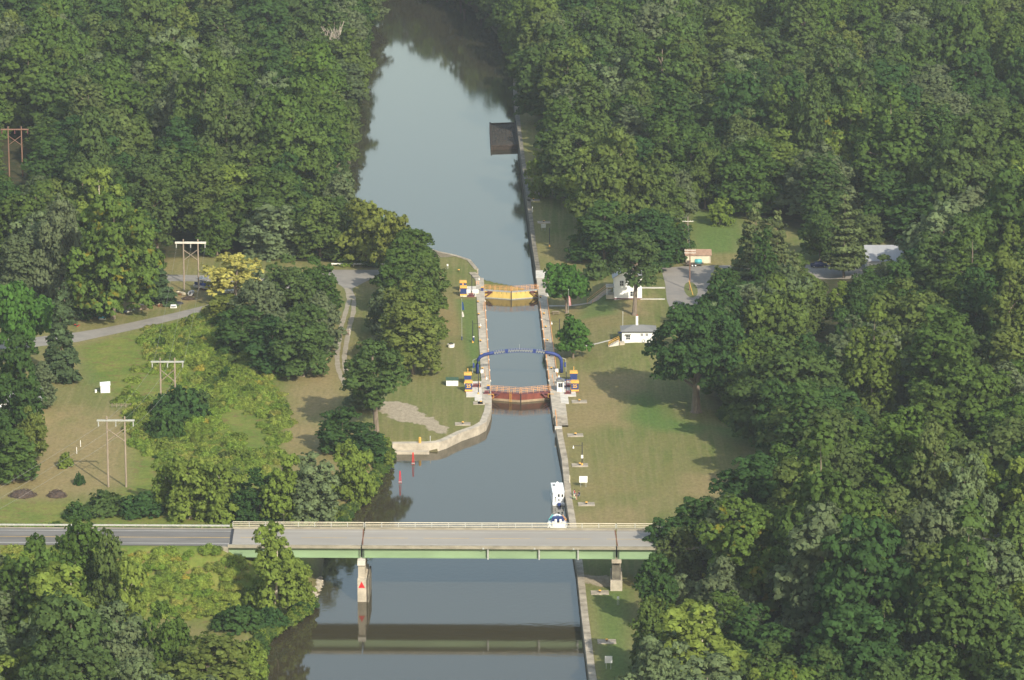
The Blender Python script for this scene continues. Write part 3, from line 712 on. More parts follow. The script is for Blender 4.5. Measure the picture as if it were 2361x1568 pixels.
# ------------------------------------------------------------------ foliage materials
def leaf_mat(name, cols, trans=.42, vary=.5, patch=None):
    """cols: list of crown colours chosen per tree by Object Info random; light/dark mottling by leaf clump"""
    m = bpy.data.materials.new(name); m.use_nodes = True; t = m.node_tree; t.nodes.remove(t.nodes['Principled BSDF'])
    cols = [tuple(min(.5, c * 1.34 + .008) for c in q) for q in cols]
    if len(cols) == 1: cols = cols * 2
    oi = nd(t, 'ShaderNodeObjectInfo'); r = nd(t, 'ShaderNodeValToRGB'); e = r.color_ramp.elements
    n = len(cols)
    for i in range(n - 2): e.new((i + 1) / (n - 1))
    for i, c in enumerate(cols): e[i].position = i / max(1, n - 1); e[i].color = (*c, 1)
    t.links.new(oi.outputs['Random'], r.inputs[0])
    at = nd(t, 'ShaderNodeAttribute', attribute_name='tint')
    mp = nd(t, 'ShaderNodeMapRange'); mp.inputs[3].default_value = 1 - vary; mp.inputs[4].default_value = 1 + vary; t.links.new(at.outputs['Fac'], mp.inputs[0])
    mx = nd(t, 'ShaderNodeMix', data_type='RGBA', blend_type='MULTIPLY'); mx.inputs[0].default_value = 1
    t.links.new(r.outputs[0], mx.inputs[6]); t.links.new(mp.outputs[0], mx.inputs[7]); col = mx.outputs[2]
    if patch:
        nz = nd(t, 'ShaderNodeTexNoise'); nz.inputs['Scale'].default_value = .35; tc = nd(t, 'ShaderNodeNewGeometry'); t.links.new(tc.outputs['Position'], nz.inputs[0])
        r2 = nd(t, 'ShaderNodeValToRGB'); r2.color_ramp.elements[0].position = .60; r2.color_ramp.elements[1].position = .68; t.links.new(nz.outputs[0], r2.inputs[0])
        m2 = nd(t, 'ShaderNodeMix', data_type='RGBA'); t.links.new(r2.outputs[0], m2.inputs[0]); t.links.new(col, m2.inputs[6]); m2.inputs[7].default_value = (*patch, 1); col = m2.outputs[2]
    d = nd(t, 'ShaderNodeBsdfDiffuse'); tr = nd(t, 'ShaderNodeBsdfTranslucent'); ms = nd(t, 'ShaderNodeMixShader'); ms.inputs[0].default_value = trans
    t.links.new(col, d.inputs[0]); t.links.new(col, tr.inputs[0]); t.links.new(d.outputs[0], ms.inputs[1]); t.links.new(tr.outputs[0], ms.inputs[2])
    t.links.new(ms.outputs[0], t.nodes['Material Output'].inputs[0])
    return m
GREENS = [(.044,.088,.016),(.072,.115,.020),(.034,.074,.016),(.095,.135,.024),(.055,.092,.026),(.066,.118,.018),(.088,.118,.034),(.042,.080,.020),(.115,.145,.030)]
M['leaf'] = leaf_mat('broadleaf_foliage', GREENS, vary=.30)
M['leaf_dark'] = leaf_mat('dark_foliage', [(.030,.072,.018),(.044,.088,.018)], vary=.30)
M['leaf_maple'] = leaf_mat('maple_foliage', [(.046,.118,.018),(.056,.125,.018)], vary=.30)
M['leaf_light'] = leaf_mat('light_foliage', [(.125,.178,.028),(.145,.19,.034)], vary=.30)
M['leaf_yellow'] = leaf_mat('yellow_foliage', [(.35,.33,.085)], vary=.30)
M['leaf_ygreen'] = leaf_mat('yellow_green_foliage', [(.135,.155,.028),(.12,.15,.028)], vary=.30)
M['leaf_gold'] = leaf_mat('green_gold_foliage', [(.080,.130,.022)], patch=(.24,.22,.03), vary=.30)
M['leaf_silver'] = leaf_mat('silvery_foliage', [(.125,.165,.072),(.100,.140,.058)], vary=.30)
M['leaf_conifer'] = leaf_mat('conifer_needles', [(.030,.058,.020),(.038,.060,.022)], .1)
M['leaf_pine'] = leaf_mat('pine_needles', [(.056,.078,.024),(.070,.082,.028)], .1)
M['bark'] = mat('bark', (.20,.16,.12), .95, var=.35, scale=4, stretch=(1,1,.2))
M['bark_pale'] = mat('pale_bark', (.42,.37,.29), .95, var=.3, scale=4, stretch=(1,1,.2))
M['deadwood'] = mat('bare_dead_wood', (.42,.37,.30), .95, var=.2, scale=2)

def leaf_mesh(name, C, Nrm, size, tint, m, rng, elong=1.0, soft=None):
    n = len(C); Nrm = Nrm / (np.linalg.norm(Nrm, axis=1, keepdims=True) + 1e-9)
    a = rng.normal(size=(n, 3)); a -= (a * Nrm).sum(1, keepdims=True) * Nrm; a /= np.linalg.norm(a, axis=1, keepdims=True) + 1e-9
    b = np.cross(Nrm, a); s = (size * rng.uniform(.6, 1.35, n))[:, None]
    V = np.stack([C - a * s * .62 * elong - b * s * .25, C + a * s * .1 - b * s * .6, C + a * s * .62 * elong + b * s * .2, C - a * s * .1 + b * s * .6], 1).reshape(-1, 3)
    me = bpy.data.meshes.new(name); me.vertices.add(4 * n); me.vertices.foreach_set('co', V.astype(np.float32).ravel())
    me.loops.add(4 * n); me.loops.foreach_set('vertex_index', np.arange(4 * n, dtype=np.int32))
    me.polygons.add(n); me.polygons.foreach_set('loop_start', np.arange(n, dtype=np.int32) * 4); me.polygons.foreach_set('loop_total', np.full(n, 4, np.int32)); me.update()
    at = me.attributes.new('tint', 'FLOAT', 'POINT'); at.data.foreach_set('value', np.repeat(tint, 4).astype(np.float32))
    if soft is not None:
        soft = soft / (np.linalg.norm(soft, axis=1, keepdims=True) + 1e-9)
        me.polygons.foreach_set('use_smooth', [True] * n); me.normals_split_custom_set(np.repeat(soft, 4, axis=0).tolist())
    me.materials.append(M[m]); return me
def lobes_to_leaves(rng, centers, radii, per, squash=.85):
    """each lobe is a cloud of upright tufts, each tuft a handful of leaves"""
    Cs, Ns, Ts, Ss = [], [], [], []
    for i, (c, r) in enumerate(zip(centers, radii)):
        k = int(per / 150 * 78 * (r / 1.9) ** 1.7) + 6; d = rng.normal(size=(k, 3)); d /= np.linalg.norm(d, axis=1, keepdims=True)
        d = d[d[:, 2] > -.5]; rad = r * rng.uniform(.55, 1.28, len(d)); P = c + d * rad[:, None] * np.array([1, 1, squash])
        keep = np.ones(len(d), bool)
        for j in range(len(centers)):
            if j != i: keep &= (((P - centers[j]) / radii[j]) ** 2).sum(1) > .38
        lt = rng.uniform(.1, .9)
        for p, dd in zip(P[keep], d[keep]):
            q = 10; e = rng.normal(size=(q, 3)); e /= np.linalg.norm(e, axis=1, keepdims=True); e[:, 2] = np.abs(e[:, 2]) * .9 + e[:, 2] * .1
            tr_ = rng.uniform(.26, .52) * (.75 + .25 * r / 1.9)
            Cs.append(p + e * tr_ * np.array([1, 1, 1.35]) * rng.uniform(.5, 1, (q, 1)))
            Nq = e * .8 + dd * .7 + rng.normal(size=(q, 3)) * .45 + np.array([0, 0, .15]); Ns.append(Nq); Ss.append(e * .45 + dd * .8 + np.array([0, 0, .2]) + Nq * .5); Ts.append(np.clip(.5 + (lt - .5) * .5 + rng.uniform(-.2, .2) + rng.uniform(-.28, .28, q), 0, 1))
    return np.concatenate(Cs), np.concatenate(Ns), np.concatenate(Ts), np.concatenate(Ss)
def make_crown(seed, m, H=18, R=6.5, base=3.5, nl=34, per=150, leaf=.38, lobe=(.24,.42), top=1.0, bulge=.45, squash=.85, gap=0.0):
    rng = np.random.default_rng(seed); cz = base + (H - base) * bulge; cen, rad = [], []
    tries = 0
    while len(cen) < nl and tries < 4000:
        tries += 1
        d = rng.normal(size=3); d /= np.linalg.norm(d)
        if d[2] < -.75: continue
        r = R * rng.uniform(*lobe); f = rng.uniform(.45, .80) if len(cen) > nl * .25 else rng.uniform(.15, .5)
        vz = (H - cz) * top if d[2] > 0 else (cz - base)
        c = np.array([d[0] * R * f * (1 + .15 * math.sin(seed)), d[1] * R * f, cz + d[2] * (vz - r * .6) * min(1, f / .78)])
        if any(np.linalg.norm(c - o) < (r + q) * .36 for o, q in zip(cen, rad)): continue
        cen.append(c); rad.append(r)
    cen, rad = np.array(cen), np.array(rad); C, N, T, S = lobes_to_leaves(rng, cen, rad, per, squash)
    return leaf_mesh('crown', C, N, leaf, T, m, rng, 1.0, S), cen, rad
def make_trunk(seed, cen, rad, H, base, m='bark', r0=.38, nl=8, fork=.4):
    rng = random.Random(seed); b = MB(); lean = (rng.uniform(-.4, .4), rng.uniform(-.4, .4)); zt = H * .78
    def tp(z): f = z / H; return Vector((lean[0] * f * 2 + .15 * math.sin(f * 7 + seed), lean[1] * f * 2, z))
    zs = [-.6, 0, .5, 2, base, H * fork, H * .6, zt]; rs = [r0 * 1.6, r0 * 1.35, r0, r0 * .9, r0 * .8, r0 * .6, r0 * .35, r0 * .12]
    b.tube([tp(max(z, 0)) if z >= 0 else tp(0) + Vector((0, 0, z)) for z in zs], rs, 7)
    order = list(range(len(cen))); rng.shuffle(order)
    for i in order[:nl]:
        c = Vector(cen[i]); z0 = max(base * .9, min(c.z - 1.0 - .35 * math.hypot(c.x, c.y), H * .62)); s = tp(z0); mid_ = s.lerp(c, .5) + Vector((0, 0, .5))
        b.tube([s, mid_, c], [r0 * .38, r0 * .25, r0 * .06], 5)
    me = bpy.data.meshes.new('trunk'); me.from_pydata(b.v, [], b.f); me.update(); me.materials.append(M[m]); return me
def make_conifer(seed, m, H=17, R=3.6, base=1.2, tiers=20, leaf=.55, dens=1.0, pine=False):
    rng = np.random.default_rng(seed); C, N, T = [], [], []; tr = []
    for k in range(tiers):
        f = (k + rng.uniform(-.25, .25)) / tiers; z = base + (H - base) * f; rr = R * (1 - f) ** (.62 if pine else .85) * rng.uniform(.8, 1.12) + .25
        nb = int(5 + 7 * (1 - f))
        for j in range(nb):
            a = rng.uniform(0, 2 * math.pi); z = base + (H - base) * np.clip(f + rng.uniform(-.5, .5) / tiers, 0, 1); L = rr * rng.uniform(.6, 1.2); q = int((26 if pine else 30) * L * dens / 2) + 4; t = rng.uniform(.25, 1, q) ** .7
            dirv = np.array([math.cos(a), math.sin(a), (.12 if pine else -.28)]); sw = np.array([-math.sin(a), math.cos(a), 0])
            w_ = (.20 + .18 * L) * (1 if not pine else 1.2)
            p = np.array([0, 0, z]) + dirv * (t * L)[:, None] + sw * (rng.normal(size=q) * w_ * (1.1 - .5 * t))[:, None] + np.stack([np.zeros(q), np.zeros(q), rng.normal(size=q) * (.10 if pine else .14) + (.0 if not pine else .25 * t)], 1)
            C.append(p); nn = np.tile(np.array([dirv[0] * .5, dirv[1] * .5, .9]), (q, 1)) + rng.normal(size=(q, 3)) * .35; N.append(nn); T.append(np.clip(rng.uniform(.25, .7) + rng.uniform(-.25, .25, q), 0, 1))
            if pine and j % 2 == 0: tr.append((np.array([0, 0, z]), np.array([0, 0, z]) + dirv * L * .9))
    me = leaf_mesh('crown', np.concatenate(C), np.concatenate(N), leaf, np.concatenate(T), m, rng, 1.2)
    b = MB().tube([(0, 0, -.5), (0, 0, H * .5), (0, 0, H)], [.34, .2, .04], 7)
    for a_, b_ in tr: b.tube([a_, b_], [.06, .02], 4)
    tm = bpy.data.meshes.new('trunk'); tm.from_pydata(b.v, [], b.f); tm.update(); tm.materials.append(M['bark']); return me, tm
def make_dead(seed, H=15):
    rng = random.Random(seed); b = MB()
    def grow(p, d, L, r, lev):
        q = p + d * L; b.tube([p, p.lerp(q, .5) + Vector((rng.uniform(-.1, .1), rng.uniform(-.1, .1), .1)) * L * .5, q], [r, r * .8, r * .55], 5 if lev < 2 else 4, cap=False)
        if lev >= 4: return
        for _ in range(rng.choice([2, 3, 3]) if lev else 6):
            nd_ = (d + Vector((rng.uniform(-1, 1), rng.uniform(-1, 1), rng.uniform(-.1, .7))) * .62).normalized(); s = p.lerp(q, rng.uniform(.55, 1)); grow(s, nd_, L * rng.uniform(.55, .8), max(r * .5, .05), lev + 1)
    grow(Vector((0, 0, -.4)), Vector((.03, 0, 1)), H * .36, .34, 0)
    me = bpy.data.meshes.new('bare_limbs'); me.from_pydata(b.v, [], b.f); me.update(); me.materials.append(M['deadwood']); return me

class Kind: pass
KINDS = {}
def kind(key, name, H, R, crown, trunk): k = Kind(); k.name, k.H, k.R, k.crown, k.trunk = name, H, R, crown, trunk; KINDS[key] = k; return k
def kb(key, seed, m, name='broadleaf_tree', bark='bark', r0=.32, nlb=8, fork=.4, **kw):
    c, cen, rad = make_crown(seed, m, **kw); H, base = kw.get('H', 18), kw.get('base', 3.5)
    V = np.empty(len(c.vertices) * 3, np.float32); c.vertices.foreach_get('co', V); V = V.reshape(-1, 3)
    kind(key, name, float(V[:, 2].max()), float(np.percentile(np.abs(V[:, 0]), 98)), c, make_trunk(seed, cen, rad, H, max(base, 2.2) if H > 5 else .5, bark, r0, nlb, fork))
M['leaf_pale'] = leaf_mat('pale_grey_green_foliage', [(.088,.120,.052),(.105,.130,.060),(.072,.105,.040)], vary=.30)
for i in range(7):
    kb('b%d' % i, 11 + i, 'leaf' if i not in (3, 6) else 'leaf_pale', H=[18,17,19,16,18,20,15][i], R=[6.4,7.0,5.8,6.8,7.4,6.0,5.6][i], bulge=.36, base=[-1.5,-2,-1,-2,-1.5,-1,-2][i], nl=[60,72,54,66,78,62,48][i], lobe=[(.17,.30),(.15,.27),(.18,.33),(.16,.28),(.14,.26),(.17,.31),(.19,.32)][i], per=165)
for i in range(3):
    kb('t%d' % i, 31 + i, 'leaf', H=[22,20,21][i], R=[4.6,4.2,5.0][i], base=[-1,-1,-1][i], nl=54, lobe=(.20,.36), per=130, squash=1.2)
kb('w0', 41, 'leaf_silver', name='willow_tree', H=14, R=8.0, base=-3, nl=80, lobe=(.12,.24), per=130, leaf=.38, bulge=.35)
kb('w1', 42, 'leaf_silver', name='willow_tree', H=15, R=6.0, base=-4, nl=56, lobe=(.16,.28), per=140, leaf=.38, bulge=.4)
kb('maple', 51, 'leaf_maple', H=10.5, R=5.6, base=.4, nl=40, lobe=(.2,.34), per=170, r0=.3)
kb('pyramid', 52, 'leaf_maple', H=9.5, R=3.6, base=.7, nl=34, lobe=(.24,.40), per=170, bulge=.25, r0=.2)
kb('oak', 53, 'leaf_dark', H=21, R=9.5, base=3.2, nl=96, lobe=(.12,.22), per=180, r0=.85, nlb=14)
kb('ash', 54, 'leaf', H=20, R=6.3, base=4.5, nl=34, lobe=(.18,.30), per=150, r0=.5, nlb=14, bulge=.5)
kb('yellow', 55, 'leaf_yellow', H=12.5, R=6.0, base=-1, nl=44, lobe=(.11,.22), per=75, leaf=.38, bulge=.5)
kb('ygreen', 56, 'leaf_ygreen', H=12, R=5, base=-2, nl=56, lobe=(.13,.25), per=120, leaf=.40)
kb('light', 57, 'leaf_light', H=17, R=5.2, base=-4, nl=66, lobe=(.15,.28), per=140, leaf=.38, bark='bark_pale')
kb('light2', 58, 'leaf_light', H=13, R=6, base=-3.5, nl=62, lobe=(.14,.27), per=140, leaf=.38, bark='bark_pale')
kb('gold', 59, 'leaf_gold', H=18, R=7.5, base=-2, nl=70, lobe=(.15,.27), per=160)
kb('dark', 60, 'leaf_dark', H=17, R=6.2, base=-2.5, nl=70, lobe=(.15,.28), per=160)
kb('dark2', 61, 'leaf_dark', H=14, R=5.5, base=-3, nl=52, lobe=(.17,.30), per=150)
for i in range(3): kb('s%d' % i, 71 + i, ['leaf', 'leaf_dark', 'leaf_light'][i], name='shrub', H=4.6, R=3.8, base=-.3, nl=22, lobe=(.26,.42), per=110, leaf=.38, bulge=.2, r0=.10, nlb=4)
c, tmm = make_conifer(81, 'leaf_conifer', 17, 4.2); kind('spruce', 'conifer_tree', 17, 4.2, c, tmm)
c, tmm = make_conifer(82, 'leaf_conifer', 12, 4.2, tiers=16); kind('spruce2', 'conifer_tree', 12, 4.2, c, tmm)
c, tmm = make_conifer(83, 'leaf_pine', 18, 5.2, tiers=15, pine=True, base=2); kind('pine', 'conifer_tree', 18, 5.2, c, tmm)
c, tmm = make_conifer(84, 'leaf_pine', 13, 4.6, tiers=17, base=.6); kind('cedar', 'conifer_tree', 13, 4.6, c, tmm)
M['leaf_weed'] = leaf_mat('weed_leaves', [(.115,.185,.026),(.155,.215,.034),(.19,.23,.042),(.125,.19,.028),(.22,.225,.05),(.095,.155,.024)])
M['leaf_rod'] = leaf_mat('goldenrod_bloom', [(.34,.29,.045),(.24,.23,.045)])
kb('weed0', 91, 'leaf_weed', name='weed', H=1.5, R=1.9, base=-.2, nl=9, lobe=(.3,.5), per=620, leaf=.19, bulge=.1, r0=.03, nlb=2)
kb('weed1', 92, 'leaf_weed', name='weed', H=1.0, R=2.2, base=-.2, nl=9, lobe=(.26,.45), per=620, leaf=.18, bulge=.1, r0=.03, nlb=2)
kb('rod', 93, 'leaf_rod', name='weed', H=1.3, R=1.6, base=-.2, nl=8, lobe=(.3,.5), per=500, leaf=.17, bulge=.1, r0=.03, nlb=2)
kind('dead0', 'dead_tree', 15, 5, None, make_dead(3)); kind('dead1', 'dead_tree', 15, 5, None, make_dead(8))

def put_tree(key, p, sx, sz, rz, label, cat='tree', group=None):
    k = KINDS[key]; t = thing(k.name, p, rz, label, cat, group); t.scale = (sx, sx, sz)
    for nm, me in (('crown', k.crown), ('trunk', k.trunk)):
        if me is None: continue
        if k.crown is None: nm = 'bare_limbs'
        o = bpy.data.objects.new(nm, me); COL.objects.link(o); o.parent = t
    return t
TREES = []     # (xd, ybase, half width, ytop) of hand-placed trees
def tree(key, x, yb, yt, wd, label, cat='tree', rz=None, group=None):
    """photo column, ground row, top row, crown width (photo units)"""
    k = KINDS[key]; p = G(x, yb); s = scale_at(yb); H = (yb - yt) / (s * .985); sx = wd / 2 / s / k.R * .93; sz = H / k.H
    TREES.append((p.x, p.y, sx * k.R)); return put_tree(key, p, sx, sz, (x * 7.3 + yb) % 6.28 if rz is None else rz, label, cat, group)

# -- trees one can tell apart
tree('yellow', 540, 697, 574, 132, 'bright yellow autumn tree beside the parked pontoon boat')
tree('b1', 728, 742, 590, 112, 'large green tree at the right end of the clump left of the dirt track')
tree('b4', 668, 765, 585, 150, 'broad green tree at the top of the clump between two roads')
tree('b3', 598, 790, 622, 135, 'green tree on the left of the clump just under the yellow tree')
tree('b0', 700, 868, 700, 122, 'green tree low in the clump left of the dirt track')
tree('dark2', 630, 862, 722, 120, 'dark bushy tree at the lower middle of the clump between the roads')
tree('dark2', 560, 815, 700, 115, 'dark bushy tree at the left foot of the clump under the yellow tree')
tree('b6', 742, 815, 668, 84, 'small green tree leaning over the left side of the dirt track')
tree('ygreen', 520, 740, 680, 80, 'low yellow green bush at the end of the narrow lane below the yellow tree', 'tree')
tree('b0', 945, 700, 528, 120, 'green tree at the top of the row between parking and the lock lawn')
tree('b4', 912, 730, 590, 112, 'rounded green tree second from top in the row beside the lock lawn')
tree('b1', 975, 740, 588, 110, 'green tree on right edge of the row beside the lock lawn')
tree('b3', 885, 770, 655, 80, 'smaller green tree on the left of the row right of the dirt track')
tree('b4', 935, 800, 645, 140, 'wide green tree in the middle of the row beside the lock lawn')
tree('b5', 985, 800, 650, 90, 'tall green tree bulging right over the lock lawn opposite the flagpole')
tree('b0', 950, 862, 692, 128, 'big green tree at the lower end of the row beside the lock lawn')
tree('b6', 895, 830, 725, 75, 'small bushy tree at the lower left of the row beside the lock lawn')
tree('ash', 868, 1003, 778, 158, 'tall lone tree with leaning pale trunk beside the gravel patch')
tree('b6', 838, 945, 860, 80, 'small low tree just left of the lone leaning tree')
tree('dark2', 790, 1045, 932, 105, 'dark bushy tree on the bank left of the gravel patch')
tree('dark2', 850, 1062, 975, 85, 'leafy dark green bank tree at the left end of the curved wall')
tree('light2', 880, 1075, 1000, 60, 'bright green sapling clump overhanging the end of the curved wall')
tree('light2', 812, 1160, 1010, 108, 'bright green bank tree reflected in the near pool')
tree('w1', 722, 1210, 1040, 118, 'grey green willow leaning over the bank behind the bridge')
tree('light', 655, 1215, 1032, 90, 'light green poplar left of the willow behind the bridge')
tree('dark2', 600, 1205, 1075, 80, 'dark shady tree left of the poplar behind the bridge')
tree('light2', 745, 1195, 1090, 80, 'pale green bush at the water edge between willow and bridge')
tree('s2', 690, 1214, 1150, 75, 'low light green bush at the foot of the willow', 'shrub')
tree('dark2', 560, 1200, 1110, 80, 'dark green bush patch behind the left end of the bridge rail')
tree('s1', 330, 1185, 1130, 110, 'wide dark green bush right of the nearest pole frame', 'shrub')
tree('s0', 240, 1185, 1130, 110, 'wide green bush at the foot of the nearest pole frame', 'shrub')
tree('s1', 180, 1195, 1150, 70, 'green bush left of the foot of the nearest pole frame', 'shrub')
tree('light2', 385, 1170, 1060, 90, 'left light green tree of the meadow row behind the road')
tree('light2', 440, 1195, 1045, 120, 'loose light green tree in the meadow behind the road')
tree('light2', 510, 1200, 1050, 110, 'light green tree at the right of the meadow pair behind the road')
tree('light', 637, 1425, 1196, 122, 'yellow green poplar standing in front of the bridge girders')
tree('light2', 690, 1388, 1290, 80, 'bright green tree over the rocky shore under the bridge')
tree('s1', 545, 1446, 1388, 125, 'dark green bush patch left of the rocky shore', 'shrub')
tree('s1', 625, 1442, 1395, 80, 'dark green bush right beside the rocky shore', 'shrub')
tree('s2', 580, 1530, 1470, 75, 'green bush with yellow flowers on the near left bank', 'shrub')
tree('light2', 575, 1640, 1510, 90, 'pale bushy tree at bottom edge on the left bank')
tree('s1', 415, 965, 880, 130, 'dark green bush under the middle power line frame', 'shrub')
tree('s1', 380, 1010, 930, 90, 'dark green bush lower left of the middle power line frame', 'shrub')
tree('s0', 455, 945, 895, 70, 'green bush to the right of the middle power line frame', 'shrub')
tree('spruce', 142, 880, 660, 100, 'tall dark spruce on the left beside the end of the narrow lane')
tree('maple', 60, 850, 640, 165, 'bright green maple at the left edge above the half hidden house')
tree('spruce', 150, 745, 645, 60, 'slim dark spruce behind the tall spruce on the left')
tree('b2', 45, 1040, 755, 130, 'airy grey green tree in front of the half hidden house on the left')
tree('b6', 100, 940, 830, 60, 'small green tree right beside the half hidden house')
tree('b0', 30, 1110, 985, 105, 'dense green tree at left edge below the parked blue car')
tree('b4', 75, 1070, 930, 70, 'dense green tree at left edge of the dry field')
tree('s2', 150, 1078, 1040, 38, 'small round bush alone in the dry field', 'shrub')
tree('s1', 183, 1117, 1085, 26, 'tiny dark conical shrub right of the round bush in the dry field', 'shrub')
tree('spruce2', 367, 700, 606, 88, 'dark blue green spruce beside the boats on the grass')
tree('gold', 262, 735, 432, 205, 'large green tree with yellow patches behind the junk yard')
tree('dark2', 215, 730, 620, 90, 'dark low tree behind the turquoise tarpaulin')
tree('dark2', 330, 678, 590, 70, 'dark low tree beside the white van')
tree('dark', 180, 680, 560, 90, 'dark tree in the deep shade behind the left yard')
tree('dark2', 300, 655, 560, 100, 'dark tree behind the white van in the left yard')
tree('b3', 145, 690, 440, 120, 'big green tree left of the one with yellow patches')
tree('b1', 335, 690, 560, 90, 'green tree between the yellow patched tree and the spruce')
tree('ygreen', 845, 612, 452, 105, 'yellow green tree at the river bank behind the white barrier')
tree('ygreen', 905, 640, 482, 85, 'yellow green tree beside the pole with a transformer')
tree('b0', 955, 655, 525, 90, 'dark green tree at right end of the bank behind the parking')
tree('s2', 800, 610, 585, 60, 'low bright shrub behind the white barrier', 'shrub')
tree('s0', 855, 612, 580, 70, 'low green shrub at the right part of the white barrier', 'shrub')
tree('maple', 1305, 722, 604, 108, 'round bright green maple by the flag near the yellow gates')
tree('pyramid', 1323, 826, 724, 80, 'pyramid shaped green tree on the lock lawn near the arch')
tree('ash', 1463, 726, 526, 128, 'tall tree with pale trunk in front of the white house')
tree('oak', 1605, 950, 690, 220, 'huge dark oak with thick trunk on the lawn edge')
tree('b0', 1725, 960, 780, 120, 'yellowish green tree right behind the huge oak')
tree('pine', 1740, 690, 468, 115, 'left one of two tall pines beside the shed lawn')
tree('pine', 1790, 690, 485, 95, 'right one of two tall pines beside the shed lawn')
tree('cedar', 1830, 720, 575, 110, 'dark brownish cedar in front of the two tall pines')
tree('pine', 1945, 640, 448, 100, 'tall layered pine left of the grey roofed building')
tree('cedar', 1655, 735, 610, 95, 'cedar at right edge of the gravel lot near the wooden pole')
tree('w0', 2172, 680, 455, 225, 'very large rounded silvery tree right of the grey roofed building')
tree('b3', 2062, 690, 598, 120, 'leafy green tree right in front of the grey roofed building')
tree('w1', 1765, 760, 645, 140, 'silvery green tree right of the gravel lot')
tree('b2', 1300, 455, 218, 135, 'tall pale green tree leaning toward the far guide wall')
tree('light', 1350, 520, 335, 110, 'bright green tree in front of the bare dead tree')
tree('dead0', 1412, 450, 332, 70, 'bare grey dead tree among green trees right of the far pool')
tree('light2', 1243, 455, 345, 66, 'low light green branches hanging by the far guide wall')
tree('dark', 1395, 600, 460, 120, 'dark green tree at the edge of the far lawn strip')
tree('dark2', 1350, 600, 530, 80, 'dark bushy tree at lower end of the far lawn strip')
tree('dark', 1500, 620, 480, 130, 'dark green tree just left of the crossarm pole')
tree('dark2', 1550, 600, 500, 85, 'dark rounded tree behind the crossarm pole')
tree('s0', 1375, 640, 590, 75, 'green hedge shrub above the stairs to the white house', 'shrub')
for _i, (x, y, kk) in enumerate([(1196,135,'b4'),(1180,98,'b1'),(1160,72,'b0'),(1138,42,'b3'),(1110,14,'b4'),(1070,-8,'dark'),(1030,-24,'b1'),(985,-44,'b0'),(945,-60,'b4'),(905,-74,'dark'),(868,-92,'b1'),(830,-100,'b0')]):
    tree(kk, x, y, y - 162, 88, 'tall green tree on the bend of the far river bank', group='tall trees on the bend of the far river bank')
tree('dead1', 785, 205, 18, 115, 'tall bare dead tree standing over the left bank of the far pool')
tree('dead0', 425, 120, -10, 130, 'bare dead tree at the top left between green crowns')
tree('dead1', 240, 130, 10, 95, 'greyish dead tree near the top left corner')
tree('dead0', 640, 430, 330, 60, 'thin bare tree inside the left wood')
tree('b4', 1808, 1230, 1015, 150, 'large green tree bulging onto the lower lawn')
tree('b1', 1748, 1235, 1072, 125, 'green tree casting the long shadow over the lower lawn')
tree('dark', 1610, 1300, 1140, 130, 'dark green tree at the lower corner of the lawn')
tree('dark', 1532, 1348, 1185, 108, 'dark round tree covering the right end of the bridge')
tree('b0', 1566, 1352, 1208, 92, 'green tree hiding the right abutment of the bridge')
tree('b1', 1890, 600, 470, 100, 'rounded green tree behind the parked blue car')
tree('b4', 1985, 585, 480, 100, 'rounded green tree behind the large pale metal roof')
tree('light2', 1660, 520, 455, 60, 'light green tree at the top edge of the shed lawn')
tree('b5', 2035, 668, 588, 72, 'narrow green tree directly before the large pale metal roof')
tree('b6', 1680, 1290, 1140, 110, 'green tree behind the right end of the bridge')
tree('dark', 1515, 1450, 1270, 95, 'dark green tree right of the right bridge pier')
tree('b0', 1500, 1560, 1370, 90, 'green tree right of the near white sign')
tree('w1', 1512, 1700, 1450, 150, 'silvery green tree at the bottom edge right of the canal')
tree('b5', 75, 1560, 1215, 140, 'tall light green tree covering the road at the lower left')
tree('b0', 180, 1530, 1190, 150, 'broad green tree over the road at the lower left')
tree('b2', 255, 1560, 1205, 100, 'green tree right of the broad one over the road')
tree('light', 300, 1590, 1280, 110, 'yellowish poplar below the left approach road')
tree('b1', 390, 1660, 1370, 120, 'green tree lowest right in the wood below the left road')
tree('w0', 330, 1760, 1500, 200, 'large silvery bush tree at the bottom left edge')
tree('w1', 110, 1640, 1400, 120, 'grey green tree at bottom left below the road pole')

